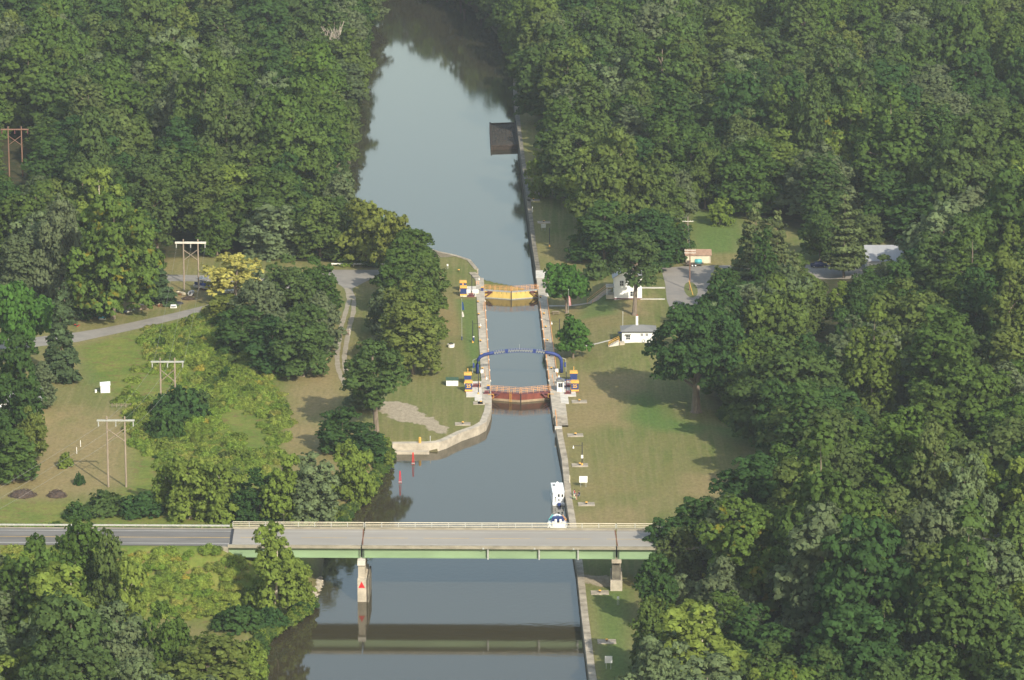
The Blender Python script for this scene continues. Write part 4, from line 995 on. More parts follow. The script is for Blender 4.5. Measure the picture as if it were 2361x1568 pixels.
# ------------------------------------------------------------------ woods
def inpoly(x, y, poly):
    c = False; n = len(poly)
    for i in range(n):
        x1, y1 = poly[i]; x2, y2 = poly[(i+1) % n]
        if (y1 > y) != (y2 > y) and x < (x2-x1)*(y-y1)/(y2-y1)+x1: c = not c
    return c
CLEAR = [[(850,15),(866,70),(868,130),(860,175),(826,215),(828,245),(815,350),(812,455),(880,480),(925,500),(1000,560),(1035,640),(1035,700),(1032,770),(1015,850),(950,870),(940,940),(880,960),(870,1005),(905,1035),(872,1080),
          (868,1120),(790,1165),(780,1205),(700,1222),(745,1300),(735,1395),(620,1452),(600,1500),(608,1700),(1455,1700),(1445,1568),(1452,1480),(1462,1380),(1478,1280),(1500,1215),(1540,1165),(1580,1145),(1660,1150),(1672,1100),(1735,1055),(1768,1030),(1690,985),(1620,965),
          (1505,850),(1500,790),(1530,740),(1535,700),(1620,690),(1645,640),(1690,610),(1700,600),(1695,500),(1590,495),(1575,570),(1540,640),(1520,620),(1500,560),(1440,590),(1385,600),(1340,600),(1325,540),(1300,480),(1245,420),(1225,300),(1212,240),(1188,185),(1165,100),(1160,60),(1110,8)],
         [(180,790),(176,715),(320,690),(330,680),(400,668),(400,655),(478,600),(485,640),(500,705),(560,760),(700,880),(640,1000),(640,1040),(560,1190),(300,1130),(-20,1180),(-20,1100),(50,1080),(90,990),(185,880)],
         [(270,1258),(560,1255),(570,1290),(520,1420),(440,1360),(280,1290)], [(0,1215),(1000,1215),(1000,1255),(0,1255)], [(1860,612),(1990,612),(1975,560),(2005,560),(2085,560),(2085,600),(1960,650),(1870,650)], [(760,605),(900,605),(900,640),(760,640)], [(395,552),(475,552),(475,600),(395,600)],
         [(5,290),(68,290),(68,400),(5,400)]]
WOODS = [('L', FOREST_L), ('R', FOREST_R), ('BL', [(-200,1440),(60,1450),(280,1560),(400,1640),(500,1720),(520,1900),(-200,1900)])]
rng = random.Random(5); cand = []; taken = [(x, y) for x, y, r in TREES]
from collections import defaultdict
cell = defaultdict(list)
for x, y, r in TREES: cell[(int(x // 10), int(y // 10))].append((x, y, max(3.5, r * .75)))
for tag_, poly in WOODS:
    wp = WS(poly); xs0 = [p[0] for p in wp]; ys0 = [p[1] for p in wp]
    NT = 17000
    for it_ in range(NT):
        X = rng.uniform(max(min(xs0), -190), min(max(xs0), 190)); Y = rng.uniform(min(ys0), min(max(ys0), 1640))
        xd, yd = proj(X, Y)
        if xd < -60 or xd > 2425 or yd > 1800: continue
        if not inpoly(xd, yd, poly): continue
        fr = it_ / NT; R0 = rng.uniform(10.8, 14.0) if fr < .12 else rng.uniform(8.0, 10.8) if fr < .45 else rng.uniform(5.2, 8.0); bad = False
        for i in (-1, 0, 1):
            for j in (-1, 0, 1):
                for (a, b_, r) in cell[(int(X // 10) + i, int(Y // 10) + j)]:
                    if (a - X) ** 2 + (b_ - Y) ** 2 < (R0 * .62 + r * .55) ** 2: bad = True
        if bad: continue
        key = rng.choice(['b0','b1','b2','b3','b4','b5','b6','b0','b1','b4','t0','t1','t2','w1','light','dark','dark','dark2','gold','b2','b5'])
        if yd < 420: key = rng.choice(['b0','b1','b2','b3','b4','b5','b6','b4','b1','dark','w1','t0','b0'])
        if tag_ == 'BL' or (yd > 1250 and rng.random() < .25): key = rng.choice(['light', 'light2', 'b3', 'w1', key, 'b0'])
        k = KINDS[key]; sc = R0 / 7.0 * rng.uniform(.85, 1.05); sz = sc ** .72 * 1.02 * rng.uniform(.78, 1.18) * (1 + .20 * math.sin(X * .045 + 1) * math.cos(Y * .03) + .12 * math.sin(X * .11 + Y * .07))
        s = scale_at(yd); ok = False
        for _t in range(5):
            w2 = k.R * sc * s * .95; h2 = k.H * sz * s * .985; ok = True
            for a, rf in [(a_, r_) for a_ in np.linspace(0, 2 * math.pi, 12, endpoint=False) for r_ in (1, .5)]:
                qx, qy = xd + math.cos(a) * w2 * rf, yd - h2 * .54 - math.sin(a) * h2 * .44 * rf
                if any(inpoly(qx, qy, c) for c in CLEAR): ok = False; break
            if ok: break
            sc *= .84; sz *= .80
        if not ok: continue
        if k.H * sz < 4.5: key = rng.choice(['s0', 's1']); sc *= 1.5; sz = sc
        cell[(int(X // 10), int(Y // 10))].append((X, Y, R0 if k.H * sz > 8 else 3))
        cand.append((tag_, key, X, Y, yd, sc, sz))
print('wood trees', len(cand))
cand.sort(key=lambda c: -c[4])
LOOK = {'b': 'rounded broadleaf', 't': 'tall narrow green', 'w': 'silvery green', 'l': 'light green', 'd': 'dark green', 'g': 'yellow flecked green', 's': 'low bushy green'}
ZONE = {'L': 'in the wood left of the far pool', 'R': 'in the wood covering the right side', 'BL': 'in the wood at the lower left corner'}
near = cand[:235]; farr = cand[235:]
for (z_, key, X, Y, yd, sc, sz) in near:
    lk = LOOK[key[0]]
    put_tree(key, (X, Y, TZ((X, Y)) - .1), sc, sz, rng.uniform(0, 6.28), '%s %s %s' % (lk, 'shrub' if key[0] == 's' else 'tree', ZONE[z_]), 'shrub' if key[0] == 's' else 'tree', '%s trees %s' % (lk, ZONE[z_]))

# far wood as one mass: points that carry whole trees
def wood_mass(name, items, keys):
    cols = bpy.data.collections.new(name + '_kinds')
    for i, key in enumerate(keys):
        k = KINDS[key]; me = bpy.data.meshes.new('%02d_%s' % (i, key))
        bm = bmesh.new(); bm.from_mesh(k.crown); nf = len(bm.faces); bm.from_mesh(k.trunk); bm.faces.ensure_lookup_table()
        for f in bm.faces[nf:]: f.material_index = 1
        bm.to_mesh(me); bm.free(); me.materials.append(k.crown.materials[0]); me.materials.append(k.trunk.materials[0])
        ob = bpy.data.objects.new('%02d_%s' % (i, key), me); cols.objects.link(ob)
    me = bpy.data.meshes.new(name); n = len(items); me.vertices.add(n)
    me.vertices.foreach_set('co', np.array([(it[0], it[1], it[2]) for it in items], np.float32).ravel()); me.update()
    for nm, vals in (('kind_index', [it[3] for it in items]),):
        a = me.attributes.new(nm, 'INT', 'POINT'); a.data.foreach_set('value', np.array(vals, np.int32))
    a = me.attributes.new('size', 'FLOAT_VECTOR', 'POINT'); a.data.foreach_set('vector', np.array([(it[4], it[4], it[5]) for it in items], np.float32).ravel())
    a = me.attributes.new('turn', 'FLOAT_VECTOR', 'POINT'); a.data.foreach_set('vector', np.array([(0, 0, it[6]) for it in items], np.float32).ravel())
    o = bpy.data.objects.new(name, me); COL.objects.link(o); tag(o, kind='stuff')
    ng = bpy.data.node_groups.new(name + '_nodes', 'GeometryNodeTree')
    ng.interface.new_socket('Geometry', in_out='INPUT', socket_type='NodeSocketGeometry'); ng.interface.new_socket('Geometry', in_out='OUTPUT', socket_type='NodeSocketGeometry')
    gi = ng.nodes.new('NodeGroupInput'); go = ng.nodes.new('NodeGroupOutput')
    ci = ng.nodes.new('GeometryNodeCollectionInfo'); ci.inputs[0].default_value = cols; ci.inputs[1].default_value = True; ci.inputs[2].default_value = True
    ip = ng.nodes.new('GeometryNodeInstanceOnPoints'); ip.inputs['Pick Instance'].default_value = True
    def att(nm, typ): a_ = ng.nodes.new('GeometryNodeInputNamedAttribute'); a_.data_type = typ; a_.inputs[0].default_value = nm; return a_.outputs[0]
    ng.links.new(gi.outputs[0], ip.inputs['Points']); ng.links.new(ci.outputs[0], ip.inputs['Instance'])
    ng.links.new(att('kind_index', 'INT'), ip.inputs['Instance Index'])
    ng.links.new(att('turn', 'FLOAT_VECTOR'), ip.inputs['Rotation']); ng.links.new(att('size', 'FLOAT_VECTOR'), ip.inputs['Scale'])
    ng.links.new(ip.outputs[0], go.inputs[0])
    md = o.modifiers.new('scatter', 'NODES'); md.node_group = ng; return o
FK = ['b0','b1','b2','b3','b4','b5','b6','t0','t1','t2','w1','light','dark','dark2','gold','s0','s1','w0']
for z_, nm in (('L', 'far_wood'), ('R', 'far_wood')):
    its = [(X, Y, TZ((X, Y)) - .1, FK.index(key), sc, sz, rng.uniform(0, 6.28)) for (zz, key, X, Y, yd, sc, sz) in farr if zz == z_ or (z_ == 'L' and zz == 'BL')]
    if its: wood_mass(nm, its, FK)
print('far trees', len(farr))
# rough growth in the meadow and on the embankment: countless weeds
its = []; dens = rng.random
MW = WS(MEADOW); MK = ['s0', 's1', 's2', 'ygreen']
no = [[(185,800),(330,770),(330,880),(190,880)], [(155,935),(315,945),(300,1110),(100,1130)]]
WK = ['s0', 's1', 's2', 'ygreen', 'weed0', 'weed1', 'rod']
for _ in range(15000):
    X = rng.uniform(-90, -28); Y = rng.uniform(845, 1005); xd, yd = proj(X, Y)
    xd += 13 * math.sin(Y * .45) + 9 * math.sin(Y * .19 + X) ; yd += 5 * math.sin(X * .7)
    if not inpoly(xd, yd, MEADOW) or any(inpoly(xd, yd, q) for q in no): continue
    nn = math.sin(X * .16 + 2) * math.cos(Y * .085) + .5 * math.sin(X * .4 + Y * .11)
    if rng.random() > .27 + .40 * nn + .12 * math.sin(X * 1.3 + Y * .6): continue
    k = rng.choices([4, 5, 6, 0, 2], [5, 5, 2.2 if math.sin(X * .3) * math.sin(Y * .13 + 1) > .45 else .12, .35, .6])[0]; s = rng.uniform(.5, 1.15)
    if k in (0, 2): s = rng.uniform(.28, .7)
    its.append((X, Y, TZ((X, Y)) - .1, k, s * rng.uniform(.6, 1.1), s * rng.uniform(.35, 1.15), rng.uniform(0, 6.28)))
for _ in range(6000):
    X = rng.uniform(-120, -37); off = rng.choice([rng.uniform(-34, -7.5), rng.uniform(-34, -7.5), rng.uniform(8, 26)]); p = RB(X, off); z = TZ(p)
    if z < .1 or rng.random() > .22: continue
    s = rng.uniform(.35, .95); its.append((p.x, p.y, z - .1, rng.choices([4, 5, 6, 0, 2], [4, 4, .3, .15, .2])[0], s, s * .9, rng.uniform(0, 6.28)))
    if its[-1][3] in (0, 2): its[-1] = its[-1][:4] + (s * .45, s * .4, 0)
# scrub along natural banks and wood edges
for poly in ([(905,1050),(880,1082),(858,1130),(810,1180),(775,1235),(748,1290)], [(724,1392),(690,1422),(640,1452),(606,1472),(600,1520),(605,1600)], [(845,60),(840,160),(818,215),(808,300),(802,400),(806,470),(846,540),(900,585),(955,606)], [(1188,148),(1174,92),(1132,38)],
             [(1225,250),(1250,330),(1290,400),(1330,470),(1345,560)], [(1660,960),(1700,985),(1790,1045)]):
    for i in range(len(poly) - 1):
        for k in range(16):
            f = rng.random(); xd = poly[i][0] * (1-f) + poly[i+1][0] * f; yd = poly[i][1] * (1-f) + poly[i+1][1] * f
            xd += (1 if poly[0][0] > 1100 else -1) * rng.uniform(0, 14); p = G(xd, yd + rng.uniform(-6, 6)); s = rng.uniform(.25, .55)
            its.append((p.x, p.y, p.z - .3, rng.choice([0, 1, 0, 2]), s, s, rng.uniform(0, 6.28)))
wood_mass('meadow_weeds', its, WK)
print('weeds', len(its))
# ------------------------------------------------------------------ power lines
def hframe(xl, xr, yb, yt, m, label, bar=None, z=None):
    pL, pR = G(xl, yb), G(xr, yb - 2); s = scale_at(yb); H = (yb - yt) / (s * .985); c = (pL + pR) / 2; d = (pR - pL); sep = math.hypot(d.x, d.y)
    t = thing('power_pole_frame', c, 0, label, 'power pole')
    for sx in (-1, 1): MB().tube([(sx * sep / 2, 0, -1), (sx * sep / 2, 0, H + .5)], [.23, .17], 8).build('pole', m, t)
    L = sep * .5 + 2.1
    MB().box((0, -.22, H - .4), (L * 2, .16, .42 if 'parked' in label else .28)).box((0, .22, H - .4), (L * 2, .16, .42 if 'parked' in label else .28)).build('crossarm', ('pale' if 'parked' in label else 'galv') if m == 'wood' else m, t)
    MB().tube([(-sep / 2, -.15, H - 2.2), (sep / 2, -.15, H - 5)], .10, 5).tube([(sep / 2, .15, H - 2.2), (-sep / 2, .15, H - 5)], .10, 5).build('cross_brace', m, t)
    for x in (-L + .3, 0, L - .3): MB().tube([(x, 0, H - .6), (x, 0, H - 1.7)], .14, 6).build('insulator', 'galv' if m == 'wood' else 'maroon', t)
    return [Vector((c.x + x, c.y, c.z + H - 1.7)) for x in (-L + .3, 0, L - .3)]
fa = hframe(22, 52, 408, 296, 'woodred', 'reddish wooden twin pole frame at the far left edge')
fb = hframe(425, 458, 671, 556, 'wood', 'pale wooden twin pole frame beside the parked boats')
fc = hframe(372, 405, 960, 829, 'wood', 'middle wooden twin pole frame rising from dark bushes')
fd = hframe(250, 291, 1124, 963, 'wood', 'nearest wooden twin pole frame at the edge of the dry field')
def wire(a, b, sag, name='power_wire'):
    pts = []
    for k in range(13):
        f = k / 12; p = a.lerp(b, f); p.z -= sag * 4 * f * (1 - f); pts.append(p)
    return pts
for k, nm in enumerate(('left', 'middle', 'right')):
    b = MB(); out = fd[k] + Vector((-75, -170, 0)); b.tube(wire(out, fd[k], 4), .02, 4); b.tube(wire(fd[k], fc[k], 1.2), .02, 4); b.tube(wire(fc[k], fb[k], 1.5), .02, 4)
    tag(b.build('power_wire', 'wire'), '%s grey wire strung over the pole frames across the meadow' % nm, 'wire')
def pole(xb, yb, yt, m, label, arms=(), z=None, tr=False):
    p = G(xb, yb); H = (yb - yt) / (scale_at(yb) * .985); t = thing('utility_pole', p, 0, label, 'utility pole')
    MB().tube([(0, 0, -.8), (0, 0, H)], [.20, .13], 8).build('pole', m, t)
    for a in arms:
        ca = MB().box((0, -.16, H - a), (2.9, .12, .16)).build('crossarm', 'pale', t)
        for x in (-1.3, -.7, .7, 1.3): MB().tube([(x, -.16, H - a + .08), (x, -.16, H - a + .34)], .06, 5).build('insulator', 'galv', ca)
    if tr: MB().tube([(.42, 0, H - 1.6), (.42, 0, H - .6)], .28, 8).build('transformer', 'galv', t)
    return p + Vector((0, 0, H))
u1 = pole(1590, 669, 573, 'woodred', 'tall brown utility pole standing in the grass island of the gravel lot', (.4, 1.1))
u2 = pole(1585, 600, 500, 'wood', 'grey utility pole with one crossarm behind the tan shed', (1.2,))
u3 = pole(900, 629, 510, 'wood', 'grey pole with a transformer behind the parking barrier', (), tr=True)
u4 = pole(5, 1470, 1252, 'wood', 'pale wooden pole at the left edge in front of the road', ())
for a, b_, l in ((u1, u2, 'thin wire between the two poles by the tan shed'), (u2, u2 + Vector((-22, 6, -3)), 'thin wire running left from the grey pole into the trees')):
    tag(MB().tube(wire(a, b_, .8), .02, 4).build('power_wire', 'wire'), l, 'wire')
t = thing('guy_marker', G(1598, 681), 0, 'leaning yellow guy wire guard in the grass island', 'guy guard'); MB().tube([(0, 0, 0), (-1.0, 2.0, 3.4)], .07, 6).build('sleeve', 'yellow', t)

# ------------------------------------------------------------------ lamp posts
def lamp(x, y, h, arm, label, box=True, sign=False, lampon=True):
    p = G(x, y); p.z = max(p.z, .0); t = thing('lamp_post', p, LANG, label, 'lamp post')
    MB().tube([(0, 0, .0), (0, 0, .55)], [.26, .14], 8).build('foot', 'yellow', t)
    MB().tube([(0, 0, .5), (0, 0, h)], [.10, .075], 8).build('post', 'darkpole', t)
    if arm:
        a = MB().tube([(0, 0, h - .8), (arm, 0, h - .72)], .035, 5).build('arm', 'darkpole', t)
        if lampon: MB().tube([(arm, 0, h - .75), (arm, 0, h - 1.1)], .10, 6).ball((arm, 0, h - 1.25), .20, 8, 6).build('lamp', 'white', t)
    if box:
        b = MB().box((.22, -.1, .95), (.36, .34, .95)).build('ring_box', 'blue', t); MB().box((.22, -.1, 1.52), (.40, .38, .2)).build('box_lid', 'whitecloth', b)
    if sign: MB().box((0, -.13, 2.0), (.5, .04, .75)).build('sign_plate', 'whitecloth', t); 
    return t
lamp(1090, 790, 5.5, 1.9, 'dark lamp post with box on the left lock lawn')
lamp(1290, 783, 5.2, -1.9, 'dark lamp post with box on right lawn by the pyramid tree')
lamp(1103, 910, 5.0, 1.9, 'dark lamp post in front of the left 25 cabinet', False)
lamp(1305.5, 909, 5.4, -1.7, 'dark lamp post between the white booth and the right 25 cabinet', False)
lamp(1088, 680, 5.3, 1.8, 'dark lamp post beside the tank left of the yellow gates', False)
lamp(1342, 1073, 5.2, -1.9, 'dark lamp post with a white notice on the lower right lawn', False, True)
lamp(1267, 569, 5.2, 0, 'dark lamp post on the lawn strip by the far guide wall', False)

# ------------------------------------------------------------------ flags
def flagpole(x, y, h, label):
    t = thing('flagpole', G(x, y), 0, label, 'flagpole'); MB().tube([(0, 0, 0), (0, 0, .9)], .12, 8).build('sleeve', 'blue', t); MB().tube([(0, 0, .9), (0, 0, h)], [.055, .035], 6).ball((0, 0, h + .08), .09, 6, 4).build('pole', 'galv', t); return t
def limp(name, p, z0, z1, wd, mats, label, stripes=None):
    """flag hanging limp in folds"""
    t = thing(name, p, 0, label, 'flag'); n, m_ = 14, 9
    def P(i, j): f = i / n; g = j / m_; w_ = wd * (.35 + .65 * f ** .6); return (.05 + g * w_, .10 * math.sin(g * 11 + f * 2) * (.4 + f), z1 + (z0 - z1) * f - .12 * math.sin(g * 3))
    for k in range(m_):
        b = MB(); vs = [P(i, k) for i in range(n + 1)] + [P(i, k + 1) for i in range(n + 1)]; b.add(vs, [(i, n + 1 + i, n + 2 + i, i + 1) for i in range(n)])
        if stripes is None and k: continue
        if stripes is None:
            b = MB(); vs = [P(i, j) for i in range(n + 1) for j in range(m_ + 1)]; w1 = m_ + 1; b.add(vs, [(i * w1 + j, i * w1 + j + 1, (i + 1) * w1 + j + 1, (i + 1) * w1 + j) for i in range(n) for j in range(m_)]); b.build('cloth', mats, t)
        else: b.build('canton' if k > 6 and False else 'stripe', stripes[k % 2], t)
    return t
fp = flagpole(1065, 784, 10.2, 'tall thin flagpole on the left lock lawn'); q = fp.location
limp('flag', q, 7.6, 9.6, .55, 'flagblue', 'limp blue flag at the top of the left flagpole'); limp('flag', q, 5.9, 7.2, .5, 'whitecloth', 'limp white flag lower on the left flagpole')
fp = flagpole(1310.5, 764, 10.5, 'thin flagpole between the round maple and pyramid tree'); q = fp.location
limp('flag', q, 6.6, 9.0, .62, None, 'limp red and white striped flag beside the round maple', ('redcloth', 'whitecloth'))

# ------------------------------------------------------------------ bollards and pads
t0 = thing('mooring_bollard', (0, 0, 0), 0, 'x', 'bollard'); MB().tube([(0, 0, 0), (0, 0, .36)], [.17, .14], 8).build('stem', 'dark', t0); MB().tube([(0, 0, .34), (0, 0, .50)], [.30, .24], 8).build('cap', 'yellow', t0)
first = [True]
def bollard(x, y, label, group=None, pad=False):
    p = G(x, y); p.z = max(0, p.z); p.z = .2 if p.z < .05 and not pad else p.z
    if pad:
        sl = MB().box((0, 0, .05), (3.5, 2.6, .14)).build('mooring_pad', 'concrete_old'); sl.location = p; sl.rotation_euler = (0, 0, LANG); tag(sl, 'flat concrete pad under ' + pad, 'pad'); p = p + Vector((0, 0, .12))
    if first[0]: t0.location = p; t0['label'] = label; first[0] = False; o = t0
    else: o = dup(t0, p, 0, label)
    if group: o['group'] = group
    return o
z1 = lambda a, b_: ((1750 + a / 2.6133) / 1.7349, (1050 + b_ / 2.6133) / 1.7349)
for k, q in enumerate([(423,427),(430,557),(440,697),(449,836),(462,980),(470,1127)]): bollard(*z1(*q), '%s orange bollard from the yellow gates on the left lock wall' % ('first second third fourth fifth sixth'.split()[k]), 'bollards along the lock walls')
for k, q in enumerate([(1078,378),(1112,552),(1131,690),(1148,830),(1172,985),(1190,1122)]): bollard(*z1(*q), '%s orange bollard from the yellow gates on the right lock wall' % ('first second third fourth fifth sixth'.split()[k]), 'bollards along the lock walls')
for x, y, l in ((1108.6, 930, 'the orange bollard left below the red gates'), (1335.8, 926.5, 'the orange bollard right below the red gates'), (1067, 978, 'the orange bollard beside the curved wall'), (1326.6, 1004, 'the first orange bollard on the lower right lawn'),
                (1337, 1073, 'the lamp post on the lower right lawn'), (1352, 1163, 'the orange bollard near the seated people'), (1383, 1367, 'the orange bollard beside the right bridge pier'), (1399, 1480, 'the orange bollard above the near white sign'),
                (1230, 462, 'the farthest orange bollard by the far guide wall'), (1254, 513, 'the orange bollard behind the grey far sign'), (1104, 889, 'the orange bollard left above the red gates')):
    bollard(x, y, l.replace('the ', '', 1).replace('lamp post', 'orange bollard beside the lamp post') + ' on a concrete pad', None, l)
bollard(1057.7, 627, 'orange bollard alone in the lawn left of the far pool')

# ------------------------------------------------------------------ signs and small posts
def sign(x, y, wd, ht, leg, label, m='white', lines=True):
    t = thing('notice_sign', G(x, y), LANG * .3, label, 'sign')
    for s in (-1, 1): MB().box((s * wd * .32, .04, (leg + .3) / 2), (.08, .08, leg + .3)).build('leg', 'galv', t)
    bd = MB().box((0, 0, leg + ht / 2), (wd, .07, ht)).build('board', m, t)
    if lines:
        b = MB()
        for k in range(4): b.box((0, -.045, leg + ht * (.78 - k * .17)), (wd * (.7 - .12 * (k % 2)), .02, ht * .035))
        b.build('faded_text', 'galv', bd)
    return t
sign(1345, 1123, 1.75, 1.4, 1.0, 'white notice board on two legs on the lower right lawn')
sign(1403, 1543, 1.35, 1.35, 1.2, 'near white notice board on the shaded grass at the bottom', lines=False)
sign(1253, 532, 1.4, 1.1, .8, 'pale grey notice board on the far lawn strip', 'galv', False)
sign(1425, 1395, .45, .45, 1.3, 'tiny white sign beside the right bridge pier', lines=False)
sign(1032, 620, .4, .5, .8, 'tiny white sign in the lawn left of the far pool', lines=False)
def post(x, y, h, r, m, label, cat='post'):
    o = MB().tube([(0, 0, -.1), (0, 0, h * .9), (0, 0, h)], [r, r, r * .7], 8).build('marker_post', m); o.location = G(x, y); return tag(o, label, cat)
post(1313.5, 1114, 1.7, .10, 'cream', 'cream coloured marker post beside the moored houseboat'); post(1227.6, 489, 1.5, .10, 'white', 'white marker post beside the far guide wall')
post(968, 1022, 1.4, .30, 'yellow', 'stout yellow post on the grass behind the curved wall'); post(992, 1018, 1.3, .12, 'galv', 'thin grey post on the grass behind the curved wall')
post(185.7, 1030, 1.5, .07, 'white', 'upper white pipe marker in the dry field'); post(177, 1046, 1.5, .07, 'white', 'lower white pipe marker in the dry field')
post(491, 680, 2.4, .08, 'yellow', 'leaning orange stake beside the pontoon boat').rotation_euler = (0, -.15, 0); post(408, 1197, 1.4, .14, 'yellow', 'orange road marker behind the left approach road')
# planter, box shelter
t = thing('planter', G(1040, 800), 0, 'round white planter on the left lock lawn', 'planter'); MB().tube([(0, 0, 0), (0, 0, .75)], [.78, .85], 16).build('tub', 'white', t)
b = MB().ball((0, 0, .7), (.7, .7, .22), 12, 5); b.build('soil', 'brown', t)
MB().ball((-.3, .1, .85), .25, 6, 4).ball((.3, 0, .88), .22, 6, 4).ball((0, .3, .9), .25, 6, 4).build('dry_plants', 'leaf_dark', t)
t = thing('equipment_box', G(1042.6, 888), 0, 'white storage box with dark green lid on the left lock lawn', 'storage box'); MB().box((0, 0, .72), (2.8, 1.8, 1.4)).build('body', 'white', t, bevel=.04); MB().box((0, .25, 1.47), (3.0, 2.6, .14)).build('lid', 'greenroof', t); MB().box((0, -.92, .75), (.06, .03, 1.3)).build('door_seam', 'galv', t)
# picnic table
t = thing('picnic_table', G(1281, 725), .3, 'brown picnic table on shady grass by the right lock wall', 'picnic table'); MB().box((0, 0, .74), (1.8, .75, .06)).build('table_top', 'wood', t)
for s in (-1, 1): MB().box((0, s * .65, .44), (1.8, .26, .05)).build('bench', 'wood', t); MB().tube([(s * .7, -.7, 0), (s * .7, 0, .72), (s * .7, .7, 0)], .05, 4).build('leg', 'wood', t)

# ------------------------------------------------------------------ markers in the near pool
def marker(x, y, label):
    t = thing('channel_marker', W(x, y, ZN), 0, label, 'channel marker'); d = MB().box((0, 0, 2.6), (.22, .16, .3)).build('cap', 'red', t)
    for s in (-1, 1): MB().tube([(s * .24, 0, -.6), (s * .07, 0, 2.6)], .085, 6).build('leg', 'red', t)
    MB().box((0, 0, .30), (.66, .25, .18)).build('foot_band', 'galv', t)
marker(952.5, 1071, 'red two legged channel marker close to the curved wall'); marker(922.5, 1114, 'red two legged channel marker nearer the left bank')

# ------------------------------------------------------------------ derelict timber crib by the far wall
cp = [tuple(W(x, y, -2.3)[:2]) for x, y in [(1130,285),(1188,283),(1196,334),(1133,336)]]
t = thing('timber_crib', (0, 0, 0), 0, 'dark overgrown timber crib moored against the far guide wall', 'timber crib')
MB().prism(cp, -5, -2.55).build('hull', 'timber', t)
b = MB(); random.seed(4); cx = sum(p[0] for p in cp) / 4; cy = sum(p[1] for p in cp) / 4
n = 26; vs = []
for i in range(n):
    for j in range(n):
        f, g = i / (n-1), j / (n-1); a = [cp[0][k] * (1-f) * (1-g) + cp[1][k] * f * (1-g) + cp[2][k] * f * g + cp[3][k] * (1-f) * g for k in (0, 1)]
        e = min(f, 1-f, g, 1-g); vs.append((cx + (a[0]-cx) * .95, cy + (a[1]-cy) * .95, -2.56 + min(e * 6, 1) * random.uniform(.25, .75)))
b.add(vs, [(i*n+j, i*n+j+1, (i+1)*n+j+1, (i+1)*n+j) for i in range(n-1) for j in range(n-1)]); b.build('rubble_fill', 'turfy', t)
for k in range(4):
    a, c_ = cp[k], cp[(k+1)%4]; MB().tube([(a[0], a[1], -2.35), (c_[0], c_[1], -2.35)], .28, 5).build('rim_timber', 'timber', t); MB().tube([(a[0], a[1], -4), (a[0], a[1], -1.9)], .25, 6).build('corner_post', 'timber', t)

# ------------------------------------------------------------------ boats
t = thing('houseboat', W(1288, 1165, ZN), LANG + .02, 'white box shaped houseboat moored at the right guide wall', 'boat')
MB().box((0, 3.9, .15), (2.65, 8.2, .75)).build('hull', 'whiteboat', t, bevel=.12)
cb = MB().box((0, 4.2, 1.55), (2.5, 7.2, 2.1)).build('cabin', 'whiteboat', t, bevel=.18); MB().box((0, 4.2, 2.66), (2.62, 7.4, .12)).build('roof', 'whiteboat', t, bevel=.04)
for x, z, w_, h_ in ((.05, 1.95, .40, .62), (.82, 1.95, .36, .58), (.05, .98, .42, .30), (-.62, 1.55, .28, .2)): MB().box((x, .59, z), (w_, .05, h_)).build('window', 'glass', t)
MB().box((-.65, .58, .95), (.3, .05, .9)).build('door_trim', 'galv', t)
MB().tube([(.8, .45, .1), (.8, .45, 1.2)], .03, 4).tube([(1.1, .45, .1), (1.1, .45, 1.2)], .03, 4).tube([(.8, .45, .5), (1.1, .45, .5)], .03, 4).tube([(.8, .45, .85), (1.1, .45, .85)], .03, 4).build('ladder', 'galv', t)
MB().box((.1, -.55, .35), (.7, .6, .7)).box((.1, -.75, -.1), (.25, .3, .8)).build('outboard_motor', 'blue', t, bevel=.08); MB().box((-.7, 5.8, 2.80), (.5, .5, .14)).build('roof_hatch', 'dark', t); MB().ball((.1, 7.4, 2.8), (.25, .25, .3), 8, 5).build('roof_lamp', 'whiteboat', t)
t = thing('cabin_cruiser', W(1287, 1222, ZN), LANG, 'white cabin cruiser with navy windscreen moored beside the bridge', 'boat')
def hullsec(z, k):
    L = []; 
    for y, w_ in ((-1.5, 1.75), (0, 1.9), (3, 1.95), (5, 1.65), (6.6, 1.05), (7.9, .35), (8.4, 0)): L.append((w_ * k, y if y < 7 else y - (1 - k) * 1.5, z))
    return L + [(-x, y, z) for x, y, z in reversed(L[:-1])]
A_, B_ = hullsec(-.4, .78), hullsec(1.05, 1.0); n = len(A_); b = MB(); b.add(A_ + B_, [(i, (i+1) % n, n + (i+1) % n, n + i) for i in range(n)] + [tuple(range(n, 2*n))]); h_ = b.build('hull', 'whiteboat', t)
C_ = [(x * .72, y if y > 3.4 else 3.4, z + .45) for x, y, z in [(v[0], min(v[1], 7.0), 1.05) for v in B_]]
b = MB().prism([(-1.25, 3.3), (1.25, 3.3), (1.1, 5.2), (.55, 6.6), (-.55, 6.6), (-1.1, 5.2)], 1.05, 1.5); b.build('foredeck_cabin', 'whiteboat', t, bevel=.1)
b = MB().add([(-1.35, 2.0, 1.2), (1.35, 2.0, 1.2), (1.2, 3.9, 1.5), (-1.2, 3.9, 1.5), (-1.2, 1.8, 2.1), (1.2, 1.8, 2.1), (1.0, 2.9, 2.15), (-1.0, 2.9, 2.15)], [(0,1,5,4), (1,2,6,5), (2,3,7,6), (3,0,4,7), (4,5,6,7)]); b.build('windscreen', 'blue', t)
MB().box((0, .2, 1.10), (2.5, 2.9, .06)).build('cockpit_floor', 'cream', t)
for x in (-1.0, 1.0): MB().box((x, .1, 1.35), (.55, 2.2, .45)).build('side_seat', 'whitecloth', t, bevel=.06)
MB().box((0, -1.0, 1.35), (2.4, .5, .5)).build('stern_bench', 'whiteboat', t, bevel=.06); MB().box((0, -1.9, .35), (3.0, .9, .14)).build('swim_platform', 'whiteboat', t, bevel=.04)
